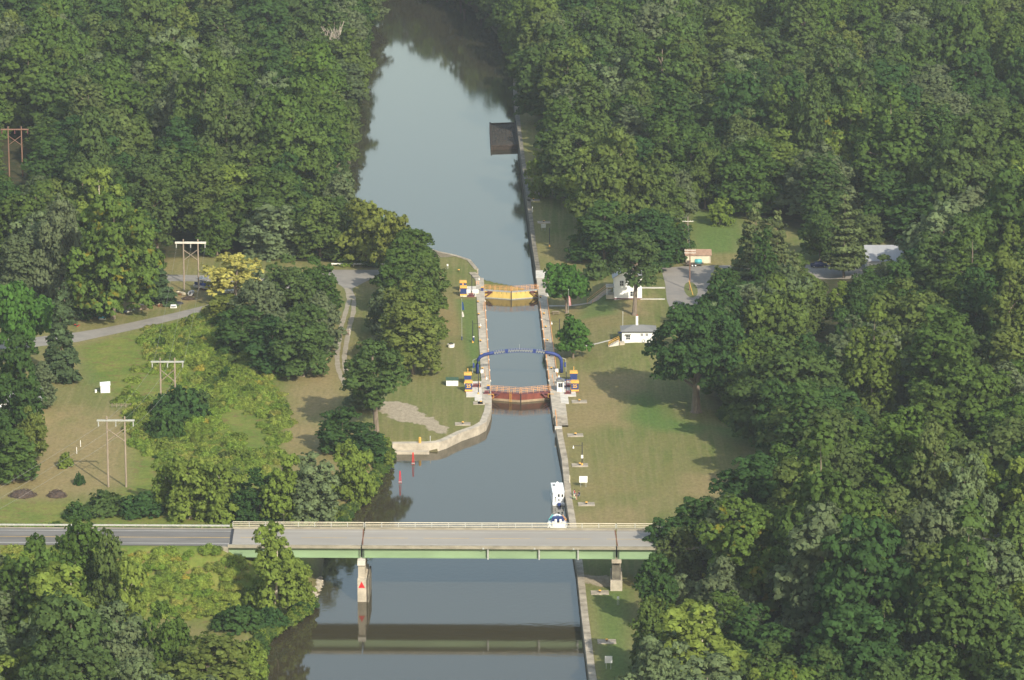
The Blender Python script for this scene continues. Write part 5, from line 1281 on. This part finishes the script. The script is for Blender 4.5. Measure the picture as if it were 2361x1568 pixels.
MB().box((-.5, .9, 1.6), (.5, .5, .9)).box((.5, .9, 1.6), (.5, .5, .9)).build('helm_seat', 'whitecloth', t, bevel=.08)
for s in (-1, 1):
    for y in (-.5, 2): MB().ball((s * 2.08, y, .7), (.18, .18, .42), 8, 6).build('fender', 'white', t)
MB().tube([(-1.7, 3.6, 1.25), (-.9, 6.3, 1.3)], .22, 6).build('teal_towel_roll', 'teal', t); MB().tube([(1.75, 3.2, 1.25), (1.1, 6.0, 1.3)], .20, 6).build('orange_kayak_roll', 'rail', t)
MB().tube([(-1.8, 3, 1.6), (-1.0, 6.4, 1.7), (0, 8.1, 1.75), (1.0, 6.4, 1.7), (1.8, 3, 1.6)], .03, 5).build('bow_rail', 'galv', t)
for k in range(3): MB().box((-.25 + .25 * k, 5.2, 1.53), (.16, .5, .04)).build('deck_hatch', 'glass', t)

# ------------------------------------------------------------------ seated people on the lawn
def chair(p, rz, m, label):
    t = thing('lawn_chair', p, rz, label, 'chair')
    MB().box((0, 0, .42), (.55, .5, .04)).build('seat', m, t); MB().box((0, .28, .75), (.55, .05, .65)).build('backrest', m, t)
    for sx in (-1, 1):
        for sy in (-1, 1): MB().tube([(sx * .26, sy * .24, 0), (sx * .26, sy * .22, .42)], .02, 5).build('leg', 'galv', t)
        MB().tube([(sx * .3, -.2, .62), (sx * .3, .28, .64)], .025, 5).build('armrest', 'galv', t)
def person(p, rz, top, legs, label):
    """seated figure grown from a jointed skeleton; faces local -Y"""
    t = thing('person', p, rz, label, 'person')
    V = [((0, .08, .52), .15), ((0, .12, .80), .13), ((0, .10, 1.04), .14), ((0, .07, 1.17), .055), ((0, .05, 1.33), .095)]; E = [(0, 1), (1, 2), (2, 3), (3, 4)]
    for s in (-1, 1):
        o = len(V); V += [((s * .19, .10, 1.05), .055), ((s * .25, -.02, .80), .045), ((s * .20, -.22, .66), .035), ((s * .19, -.30, .65), .035)]; E += [(2, o), (o, o+1), (o+1, o+2), (o+2, o+3)]
        for f in range(4): V.append(((s * (.16 + .022 * f), -.37 - .01 * (f % 2), .645), .009)); E.append((o + 3, len(V) - 1))
        V.append(((s * .145, -.31, .66), .010)); E.append((o + 3, len(V) - 1))
        o = len(V); V += [((s * .10, .04, .50), .085), ((s * .12, -.36, .52), .065), ((s * .12, -.38, .26), .05), ((s * .12, -.40, .07), .035), ((s * .13, -.55, .04), .035)]; E += [(0, o), (o, o+1), (o+1, o+2), (o+2, o+3), (o+3, o+4)]
    me = bpy.data.meshes.new('body'); me.from_pydata([v[0] for v in V], E, []); me.update(); o = bpy.data.objects.new('body', me); COL.objects.link(o); o.parent = t
    sk = o.modifiers.new('skin', 'SKIN'); 
    for i, (c, r) in enumerate(V): me.skin_vertices[0].data[i].radius = (r, r); me.skin_vertices[0].data[i].use_root = (i == 0)
    ss = o.modifiers.new('sub', 'SUBSURF'); ss.levels = 1; ss.render_levels = 2
    me.materials.append(M['skin']); 
    MB().tube([(0, .08, .46), (0, .12, .80), (0, .10, 1.12)], [.19, .17, .17], 10).tube([(-.15, .1, 1.06), (-.27, .0, .84)], [.085, .07], 8).tube([(.15, .1, 1.06), (.27, .0, .84)], [.085, .07], 8).build('shirt', top, t, smooth=True)
    MB().tube([(-.10, .08, .50), (-.12, -.30, .53)], [.12, .095], 8).tube([(.10, .08, .50), (.12, -.30, .53)], [.12, .095], 8).build('shorts', legs, t, smooth=True)
    MB().ball((0, .07, 1.37), (.105, .115, .11), 10, 7).build('hair', 'hair', t, smooth=True)
    MB().box((0, -.055, 1.33), (.025, .03, .045)).build('nose', 'skin', t); MB().ball((-.035, -.045, 1.355), .012, 6, 4).ball((.035, -.045, 1.355), .012, 6, 4).build('eyes', 'dark', t); MB().box((0, -.045, 1.285), (.05, .01, .012)).build('mouth', 'redcloth', t)
pa, pb, pc_ = W(1325, 1143), W(1324.8, 1152), W(1334, 1146)
chair(pa, 1.9, 'whitecloth', 'white lawn chair carrying the person in red'); person(pa, 1.9, 'redcloth', 'jeans', 'person in a red top seated in a white lawn chair')
chair(pb, 1.3, 'greencloth', 'pale green lawn chair carrying the person in cream'); person(pb, 1.3, 'cream', 'greencloth', 'person in a cream top seated in a pale green lawn chair')
chair(pc_, -1.6, 'jeans', 'dark blue lawn chair facing the other two chairs'); person(pc_, -1.6, 'dark', 'jeans', 'person in a dark top seated facing the other two')

# ------------------------------------------------------------------ buildings
def window(par, x, y, z, w_, h_, fm='white', side=0):
    wd = MB().box((x, y, z), (w_, .06, h_)).build('window', 'glass', par)
    MB().box((x, y - .03, z + h_/2 + .05), (w_ + .2, .06, .1)).box((x, y - .03, z - h_/2 - .05), (w_ + .25, .09, .1)).box((x - w_/2 - .05, y - .03, z), (.1, .06, h_)).box((x + w_/2 + .05, y - .03, z), (.1, .06, h_)).box((x, y - .035, z), (.06, .05, h_)).box((x, y - .035, z), (w_, .05, .05)).build('frame', fm, wd)
    return wd
hp = G(1472.5, 790); t = thing('lock_office', hp + Vector((0, 2.9, 0)), 0, 'small white building with grey hipped roof and tall white chimney', 'building')
MB().box((0, 0, 1.25), (8.0, 5.6, 3.0)).build('wall', 'white', t)
b = MB(); e, zt, zr_ = .35, 2.76, 3.75; X0, X1, Y0, Y1 = -4 - e, 4 + e, -2.8 - e, 2.8 + e
b.add([(X0, Y0, zt), (X1, Y0, zt), (X1, Y1, zt), (X0, Y1, zt), (-1.2, 0, zr_), (1.2, 0, zr_)], [(0,1,5,4), (1,2,5), (2,3,4,5), (3,0,4), (3,2,1,0)]); rf = b.build('roof', 'roofgrey', t)
MB().box((0, Y0 + .02, zt - .08), (8.7, .06, .14)).build('gutter', 'dark', t)
ch = MB().box((-.35, .1, 4.55), (.55, .55, 2.6)).build('chimney', 'white', rf); MB().tube([(-.35, .1, 5.8), (-.35, .1, 6.25)], .14, 8).build('flue', 'chim', ch)
window(t, -2.55, -2.82, 1.25, .95, .95); MB().box((-2.55, -3.1, 2.05), (1.35, .55, .08)).build('awning', 'roofgrey', t)
window(t, .75, -2.82, 1.95, .52, .55); window(t, 1.95, -2.82, 1.95, .52, .55)
rg = MB(); 
for k in range(16): a = 2 * math.pi * k / 16; a2 = a + 2 * math.pi / 16; rg.tube([(1.15 + .34 * math.cos(a), -2.9, .42 + .34 * math.sin(a)), (1.15 + .34 * math.cos(a2), -2.9, .42 + .34 * math.sin(a2))], .06, 5)
rg.build('life_ring', 'roofgrey', t); MB().box((-4.45, -.6, 1.95), (.8, 1.6, .10)).build('door_hood', 'archblue', t); MB().box((-4.03, -.6, .9), (.06, .9, 1.9)).build('door', 'blue', t)
MB().tube([(-3.7, 2, 2), (-3.7, 2, 6.6)], .04, 5).build('antenna', 'white', t)
MB().box((4.8, 1.9, 1.6), (.9, .7, .9)).build('tank_box', 'cream', t)
t = thing('office_steps', G(1413, 797) + Vector((0, 0, -.3)), .05, 'concrete steps with yellow handrail left of the small white building', 'steps')
b = MB()
for k in range(7): b.box((-.9 + .36 * k, 0, .05 + .10 * k), (.36, 1.3, .5 + .20 * k))
b.build('treads', 'pale', t); MB().box((2.2, 0, .7), (1.2, 1.5, 1.1)).build('landing', 'concrete', t)
for y in (-.6, .6): MB().tube([(-1.0, y, .3), (-1.0, y, 1.25), (1.5, y, 2.5), (1.5, y, 1.2)], .05, 5).tube([(-1.0, y, .8), (1.5, y, 2.05)], .035, 5).build('handrail', 'yellow', t)
ribbon('footpath', [(1277,803),(1330,803),(1380,800),(1412,797)], .9, 0, 'pale', 0); bpy.data.objects['footpath'].location.z = .06
for v in bpy.data.objects['footpath'].data.vertices: v.co.z = max(0, TZ(v.co))
o = ribbon('footpath', [(1266,706),(1310,706),(1358,705),(1378,700)], 1.3, 0, 'concrete', 0); o.location.z = .10
for v in o.data.vertices: v.co.z = max(0, TZ(v.co))

hp = G(1448, 690); t = thing('white_house', hp + Vector((0, 4.6, 0)), 0, 'two storey white house with grey roof behind the pale trunked tree', 'house')
MB().box((0, 0, 2.7), (7.0, 9.0, 5.8)).build('wall', 'white', t)
b = MB().add([(-3.5, -4.5, 5.6), (3.5, -4.5, 5.6), (0, -4.5, 7.6), (-3.5, 4.5, 5.6), (3.5, 4.5, 5.6), (0, 4.5, 7.6)], [(0,1,2), (4,3,5), (0,3,4,1), (0,2,5,3), (1,4,5,2)]); b.build('gable', 'white', t)
b = MB()
for s in (-1, 1): b.add([(s * 4.0, -5, 5.35), (0, -5, 7.72), (0, 5, 7.72), (s * 4.0, 5, 5.35), (s * 4.0, -5, 5.47), (0, -5, 7.86), (0, 5, 7.86), (s * 4.0, 5, 5.47)], [(0,1,2,3), (7,6,5,4), (0,4,5,1), (2,6,7,3), (0,3,7,4)])
b.build('roof', 'roofpale', t); window(t, -1.6, -4.52, 4.1, .9, 1.3); window(t, 1.6, -4.52, 4.1, .9, 1.3); window(t, 1.2, -4.52, 1.4, 1.2, 1.2)
MB().box((-4.5, -2.6, .5), (2.0, 3.6, 1.0)).box((-4.5, -2.6, 3.0), (2.1, 3.8, .15)).build('porch', 'concrete', t); MB().box((-5.3, -4.2, 1.9), (.15, .15, 2.2)).build('porch_post', 'white', t); MB().box((0, -4.56, .12), (7.2, .12, .3)).build('plinth', 'maroon', t)
for k in range(2):
    o = MB().box((0, 0, 0), (6.2, 1.1 - .3 * k, .10)).build('sidewalk', 'pale'); o.location = G(1505, 664 if k == 0 else 690) + Vector((0, 0, .06)); tag(o, ['upper', 'lower'][k] + ' pale concrete walk between the white house and gravel lot', 'walk')
a, c_ = G(1360, 700), G(1404, 671); c_.z += .5; d = c_ - a; L = math.hypot(d.x, d.y)
t = thing('hillside_stairs', a, math.atan2(d.y, d.x), 'long concrete stairs with orange railing climbing to the white house', 'stairs'); b = MB(); n = 22
for k in range(n): b.box((L * (k + .5) / n, 0, d.z * (k + 1) / n - .3), (L / n, 1.5, .6))
b.build('treads', 'concrete', t)
for y in (-.75, .75): MB().tube([(0, y, 0), (0, y, 1.0), (L, y, d.z + 1.0), (L, y, d.z)], .06, 5).tube([(0, y, .5), (L, y, d.z + .5)], .04, 5).build('railing', 'rail', t)

t = thing('tan_shed', G(1610, 607) + Vector((0, 2.2, 0)), 0, 'cream shed with brown roof at the edge of the gravel lot', 'shed')
MB().box((0, 0, 1.1), (6.5, 4.2, 2.3)).build('wall', 'cream', t); b = MB().add([(-3.5, -2.4, 2.1), (3.5, -2.4, 2.1), (3.5, 0, 3.3), (-3.5, 0, 3.3), (3.5, 2.4, 2.1), (-3.5, 2.4, 2.1)], [(0,1,2,3), (3,2,4,5), (0,3,5), (1,4,2)]); b.build('roof', 'rooftan', t)
MB().box((3.1, -2.12, 1.1), (.08, .06, 2.1)).box((-3.1, -2.12, 1.1), (.08, .06, 2.1)).build('corner_trim', 'brown', t); MB().box((-1.8, -2.12, 1.0), (1.0, .05, 1.9)).build('door', 'cream', t)
t = thing('utility_trailer', G(1601, 613), 0, 'flat trailer with a turquoise tank in front of the shed', 'trailer')
MB().box((0, 0, .62), (4.6, 1.9, .14)).box((-2.9, 0, .55), (1.3, .12, .12)).build('bed', 'brown', t); MB().tube([(.3, 0, 1.15), (1.7, 0, 1.15)], .68, 14).ball((.3, 0, 1.15), (.3, .68, .68), 10, 8).ball((1.7, 0, 1.15), (.3, .68, .68), 10, 8).build('tank', 'teal', t, smooth=True)
for x in (-.55, .25):
    for y in (-1, 1): w_ = MB().tube([(x, y - .12, .34), (x, y + .12, .34)], .34, 12).build('wheel', 'tyre', t); MB().tube([(x, y - .14, .34), (x, y + .14, .34)], .20, 10).build('rim', 'white', w_)
MB().box((-1.5, -.3, 1.05), (1.0, .8, .7)).build('tool_box', 'brown', t); b = MB()
for x in (1.9, 2.25): b.tube([(x, -.9, .7), (x, -.9, 1.3)], .03, 4)
b.tube([(-2.2, -.9, 1.1), (2.3, -.9, 1.1)], .03, 4); b.build('side_rail', 'dark', t)
t = thing('utility_cabinet', G(1535, 609), 0, 'small grey cabinet with white top beside the gravel lot', 'cabinet'); MB().box((0, 0, .5), (.9, .6, 1.0)).build('case', 'galv', t); MB().box((0, .2, 1.5), (.35, .3, 1.0)).build('meter', 'white', t)
t = thing('grey_roof_building', G(2041, 626) + Vector((0, 3.5, 0)), 0, 'white building with large pale metal roof among the right trees', 'building')
MB().box((0, 0, 1.4), (9.4, 7, 2.9)).build('wall', 'white', t); MB().add([(-5, -4, 2.7), (5, -4, 2.7), (5, 4, 5.2), (-5, 4, 5.2), (-5, -4, 2.85), (5, -4, 2.85), (5, 4, 5.35), (-5, 4, 5.35)], [(3,2,1,0), (4,5,6,7), (0,1,5,4), (1,2,6,5), (2,3,7,6), (3,0,4,7)]).build('roof', 'roofpale', t); window(t, 2, -3.52, 1.5, 1, 1)
t = thing('field_shed', G(243, 906), .12, 'small leaning white shed in the weeds on the left', 'shed'); MB().box((0, .8, .9), (2.2, 1.8, 1.8)).build('wall', 'white', t, bevel=.05); MB().add([(-1.2, -.3, 1.7), (1.2, -.3, 1.85), (1.2, 1.9, 2.2), (-1.2, 1.9, 2.05), (-1.2, -.3, 1.78), (1.2, -.3, 1.93), (1.2, 1.9, 2.28), (-1.2, 1.9, 2.13)], [(3,2,1,0), (4,5,6,7), (0,1,5,4), (1,2,6,5), (2,3,7,6), (3,0,4,7)]).build('roof', 'white', t)
t = thing('water_barrel', G(221, 905), 0, 'small white barrel left of the leaning white shed', 'barrel'); MB().tube([(0, 0, 0), (0, 0, .7)], .25, 10).build('barrel_body', 'white', t)
t = thing('left_house', G(42, 975) + Vector((0, 4, 0)), .05, 'white house half hidden by trees at the left edge', 'house'); MB().box((0, 0, 2.4), (9.5, 7.5, 5.0)).build('wall', 'white', t)
b = MB()
for s in (-1, 1): b.add([(-5.2, s * 4.3, 4.7), (-5.2, 0, 6.9), (5.2, 0, 6.9), (5.2, s * 4.3, 4.7)], [(0,1,2,3)])
b.add([(-4.75, -3.75, 4.9), (-4.75, 3.75, 4.9), (-4.75, 0, 6.8)], [(0,1,2)]); b.add([(4.75, -3.75, 4.9), (4.75, 3.75, 4.9), (4.75, 0, 6.8)], [(0,1,2)]); b.build('roof', 'roofgrey', t)
for x in (-3, -.6, 1.9): window(t, x, -3.77, 3.6, 1.0, 1.2); 
for x in (-3, 1.9): window(t, x, -3.77, 1.2, 1.0, 1.2)

# ------------------------------------------------------------------ vehicles
def car(p, rz, paint, label, cat='car', van=False, name='parked_car'):
    t = thing(name, p, rz, label, cat); L, w_ = 4.4, 1.75
    prof = [(-2.2, .35), (-2.2, .80), (-1.9, .95), (-1.25, 1.0), (-.75, 1.42), (.75, 1.45), (1.35, 1.0), (2.05, .88), (2.2, .70), (2.2, .35)] if not van else [(-2.2, .35), (-2.2, 1.9), (-2.0, 2.0), (1.1, 2.0), (1.6, 1.2), (2.2, 1.05), (2.3, .7), (2.3, .35)]
    n = len(prof); b = MB().add([(x, -w_/2 * (.82 if z > 1.2 else 1), z) for x, z in prof] + [(x, w_/2 * (.82 if z > 1.2 else 1), z) for x, z in prof], [tuple(range(n)), tuple(range(2*n-1, n-1, -1))] + [(i, n+i, n+(i+1)%n, (i+1)%n) for i in range(n)]); b.build('body', paint, t)
    for s in (-1, 1): MB().add([(-.95, s * w_/2 * .93, 1.04), (1.05, s * w_/2 * .93, 1.04), (.65, s * w_/2 * .845, 1.37), (-.62, s * w_/2 * .845, 1.37)] if not van else [(.2, s * w_/2 * .95, 1.25), (1.3, s * w_/2 * .95, 1.25), (1.0, s * w_/2 * .84, 1.8), (.2, s * w_/2 * .84, 1.8)], [(0,1,2,3)]).build('side_window', 'glass', t)
    MB().add([(1.33, -.68, 1.03), (1.33, .68, 1.03), (.80, .62, 1.42), (.80, -.62, 1.42)] if not van else [(1.62, -.7, 1.22), (1.62, .7, 1.22), (1.16, .68, 1.95), (1.16, -.68, 1.95)], [(0,1,2,3)]).build('windscreen', 'glass', t)
    for x in (-1.35, 1.35):
        for y in (-.82, .82): wh = MB().tube([(x, y - .1, .33), (x, y + .1, .33)], .33, 14).build('wheel', 'tyre', t); MB().tube([(x, y - .115, .33), (x, y + .115, .33)], .19, 10).build('rim', 'galv', wh)
    for y in (-.6, .6): MB().box((2.2, y, .72), (.06, .3, .14)).build('headlight', 'white', t)
    return t
car(G(1888, 616), .05, 'carblue', 'dark blue car parked at the end of the right lane')
car(G(1938, 616), .1, 'silver', 'pale silver van parked beyond the blue car', 'van', True, 'parked_van')
car(G(322, 684), 1.0, 'silver', 'white van standing in shade left of the spruce', 'van', True, 'parked_van')
car(G(4, 980), .1, 'carblue', 'blue car at the left edge below the half hidden house')
# pontoon boat and boats on the grass
t = thing('pontoon_boat', G(473, 668), -.55, 'blue and white pontoon boat on a trailer under the pole frame', 'boat')
for y in (-.9, .9): MB().tube([(-2.9, y, .8), (2.4, y, .8), (3.0, y, 1.05)], [.32, .32, .1], 10).build('pontoon', 'silver', t)
MB().box((0, 0, 1.18), (5.6, 2.4, .12)).build('deck', 'silver', t); 
for y in (-1.15, 1.15): MB().box((-.2, y, 1.65), (4.6, .05, .75)).build('side_panel', 'archblue', t)
MB().box((-1.9, 0, 1.5), (.7, 1.9, .6)).box((1.6, .6, 1.5), (.9, .6, .6)).box((1.6, -.6, 1.5), (.9, .6, .6)).build('seat', 'cream', t); MB().box((.2, .6, 1.8), (.5, .5, 1.1)).build('helm', 'whitecloth', t)
MB().box((-.8, 0, 3.0), (2.4, 2.2, .08)).build('canopy', 'silver', t); c4 = MB()
for x in (-1.9, .3):
    for y in (-1.05, 1.05): c4.tube([(x, y, 1.2), (x, y, 3.0)], .03, 4)
c4.build('canopy_frame', 'galv', t); MB().box((0, 0, .35), (4.2, 1.3, .12)).tube([(0, -1, .3), (0, 1, .3)], .3, 10).build('trailer', 'rust', t)
def skiff(p, rz, m, label, sc=1.0):
    t = thing('small_boat', p, rz, label, 'boat'); t.scale = (sc,) * 3
    A_ = [(-2, -.6), (1, -.65), (1.8, -.35), (2.3, 0), (1.8, .35), (1, .65), (-2, .6)]; n = 7
    b = MB().add([(x * .9, y * .7, .3) for x, y in A_] + [(x, y * 1.25, 1.0) for x, y in A_] + [(x * .92, y * 1.1, .98) for x, y in A_] + [(x * .85, y * .7, .55) for x, y in A_], [tuple(range(6, -1, -1))] + [(k*n+i, k*n+(i+1)%n, (k+1)*n+(i+1)%n, (k+1)*n+i) for k in range(3) for i in range(n)] + [tuple(range(3*n, 4*n))]); b.build('hull', m, t)
    MB().box((-.6, 0, .95), (.3, 1.3, .06)).box((.6, 0, .95), (.3, 1.2, .06)).build('thwart', 'wood', t); MB().box((-2.15, 0, 1.1), (.35, .35, .6)).build('outboard', 'dark', t); MB().tube([(0, -.8, .28), (0, .8, .28)], .28, 10).box((0, 0, .28), (3.6, .2, .1)).build('trailer', 'rust', t)
skiff(G(441, 681), 1.5, 'silver', 'silver boat end on beside the twin pole frame', .9); skiff(G(529, 677), .3, 'white', 'white boat under the bright yellow tree', .9); skiff(G(418, 680), -.7, 'cream', 'small cream boat full of clutter on the grass', .7)
# yard clutter
def junk(x, y, s, m, seed, label, cat='junk pile', name='junk_pile'):
    rg_ = random.Random(seed); t = thing(name, G(x, y), 0, label, cat)
    for k in range(9):
        b = MB().box((0, 0, 0), (rg_.uniform(.3, .9) * s, rg_.uniform(.2, .7) * s, rg_.uniform(.12, .4) * s), rg_.uniform(0, 3)).build(['board', 'crate', 'scrap'][k % 3], m[k % len(m)], t); b.location = (rg_.uniform(-1, 1) * s, rg_.uniform(-.8, .8) * s, rg_.uniform(.1, .45) * s); b.rotation_euler = (rg_.uniform(-.4, .4), rg_.uniform(-.4, .4), 0)
junk(283, 721, 1.1, ['brown', 'galv', 'jeans'], 1, 'low junk pile with grey scrap in the left yard'); junk(370, 706, 1.0, ['wood', 'cream', 'rust'], 2, 'scattered boards at the foot of the spruce')
junk(302, 717, .8, ['greencloth', 'brown', 'wood'], 3, 'small mixed junk heap left of the wooden crate'); junk(178, 752, .7, ['red', 'dark', 'rust'], 4, 'red machinery parts beside the narrow lane')
t = thing('wooden_crate', G(331, 713), .05, 'pale wooden crate in the left yard', 'crate'); MB().box((0, 0, .6), (2.0, 1.1, 1.15)).build('crate_body', 'wood', t); MB().box((0, 0, 1.2), (2.1, 1.2, .08)).build('crate_lid', 'cream', t)
t = thing('tarp_pile', G(236, 735), 0, 'turquoise tarpaulin draped over a pile in the left yard', 'tarpaulin'); MB().ball((0, 0, 0), (1.0, .8, .95), 12, 6, True).build('tarp', 'tarp', t, smooth=True); MB().box((.1, -.6, .15), (1.5, .7, .35)).build('pallet', 'whitecloth', t)
t = thing('truck_cap', G(400, 709), .1, 'white truck bed cap lying on the grass by the lane', 'truck cap'); MB().box((0, 0, .35), (1.7, 1.5, .7), 0, .82).build('shell', 'white', t, bevel=.05); MB().box((0, -.76, .38), (1.2, .04, .28)).build('window', 'glass', t)
t = thing('dark_tarp', G(408, 700), 0, 'dark tarpaulin mound by the spruce', 'tarpaulin'); MB().ball((0, 0, 0), (1.7, 1.3, .55), 12, 5, True).build('tarp', 'dark', t, smooth=True)
def brushpile(x, y, R, h, label, m='brush', seed=1):
    rg_ = random.Random(seed); t = thing('brush_pile', G(x, y), 0, label, 'brush pile'); MB().ball((0, 0, -.1), (R * .9, R * .75, h * .85), 14, 6, True).build('mound', m, t); b = MB()
    for k in range(160):
        a, r = rg_.uniform(0, 6.28), R * math.sqrt(rg_.random()); z = h * max(.05, 1 - (r / R) ** 2); p = Vector((r * math.cos(a), r * math.sin(a) * .85, z * rg_.uniform(.7, 1.05))); d = Vector((rg_.uniform(-1, 1), rg_.uniform(-1, 1), rg_.uniform(-.3, .5))) * rg_.uniform(.5, 1.2); b.tube([p - d * .5, p + d * .5], .05, 3, False)
    tag(b.build('twigs', m, t), kind='stuff')
brushpile(52, 1143, 3.0, 1.6, 'reddish brown brush pile in the lower left field', seed=1); brushpile(131, 1144, 2.2, 1.5, 'grey brown brush pile right of the reddish one', seed=2); brushpile(433, 690, 1.6, .8, 'brown heap of branches beside the boats', seed=3)
# barrier, gate
a, c_ = W(764, 614), W(891, 614); t = thing('pipe_barrier', (a + c_) / 2, 0, 'long low white pipe barrier behind the parking area', 'barrier'); L = (c_ - a).length; MB().tube([(-L/2, 0, .65), (L/2, 0, .65)], .22, 8).build('pipe', 'whitecloth', t)
for k in range(6): MB().box((-L/2 + .3 + k * (L - .6) / 5, 0, .3), (.25, .25, .7)).build('post', 'pale', t)
MB().box((L/2 + .3, 0, .6), (.5, .5, 1.3)).build('end_block', 'concrete_old', t)
t = thing('track_gate', W(786.5, 773), 0, 'rusty steel gate across the dirt track', 'gate')
for s in (-1, 1): MB().tube([(s * 2.15, 0, 0), (s * 2.15, 0, 1.9)], .08, 6).build('post', 'pale', t)
MB().tube([(-2.1, 0, .3), (2.1, 0, .3)], .05, 5).tube([(-2.1, 0, .65), (2.1, 0, .65)], .04, 5).tube([(-2.1, 0, 1.15), (2.1, 0, 1.15)], .05, 5).tube([(0, 0, .3), (0, 0, 1.15)], .04, 5).tube([(-2.1, 0, .3), (0, 0, 1.15), (2.1, 0, .3)], .035, 5).build('gate_leaf', 'rust', t)
# wire fence strip in the meadow edge
b = MB(); a, c_ = W(258, 941), W(312, 939)
t = thing('garden_fence', (a + c_) / 2, 0, 'low weathered fence along the top of the dry field', 'fence'); L = (c_ - a).length
for k in range(6): MB().box((-L/2 + k * L / 5, 0, .5), (.1, .1, 1.1)).build('post', 'wood', t)
MB().box((0, 0, .85), (L, .05, .1)).box((0, 0, .45), (L, .05, .1)).build('rail', 'wood', t)
# riprap on the near left shore
rg_ = random.Random(8); b = MB(); sh = [(742,1338),(737,1362),(724,1392),(706,1408),(690,1421),(664,1438),(640,1451),(620,1462),(606,1472)]
for i in range(len(sh) - 1):
    for k in range(46):
        f = rg_.random(); x = sh[i][0] * (1-f) + sh[i+1][0] * f; y = sh[i][1] * (1-f) + sh[i+1][1] * f; p = W(x - rg_.uniform(-3, 8), y - rg_.uniform(-4, 5), ZN); r = rg_.uniform(.18, .5); z = max(TZ(p), -2.1)
        b.ball((p.x, p.y, z + .05), (r, r * rg_.uniform(.7, 1), r * .7), 5, 4)
tag(b.build('riprap', 'rock'), kind='stuff')
# ------------------------------------------------------------------ summer haze in the air
hb = MB().box((0, 1300, (251 - 11) / 2), (3300, 3900, 262)).build('haze', mat('haze_tmp', (1,1,1)))
hb.data.materials.clear(); hm = bpy.data.materials.new('summer_haze'); hm.use_nodes = True; t = hm.node_tree; t.nodes.remove(t.nodes['Principled BSDF'])
pv = nd(t, 'ShaderNodeVolumePrincipled'); pv.inputs['Color'].default_value = (.86, .93, 1.0, 1); pv.inputs['Density'].default_value = HAZE; pv.inputs['Anisotropy'].default_value = .2
t.links.new(pv.outputs[0], t.nodes['Material Output'].inputs['Volume']); hb.data.materials.append(hm); tag(hb, kind='stuff')
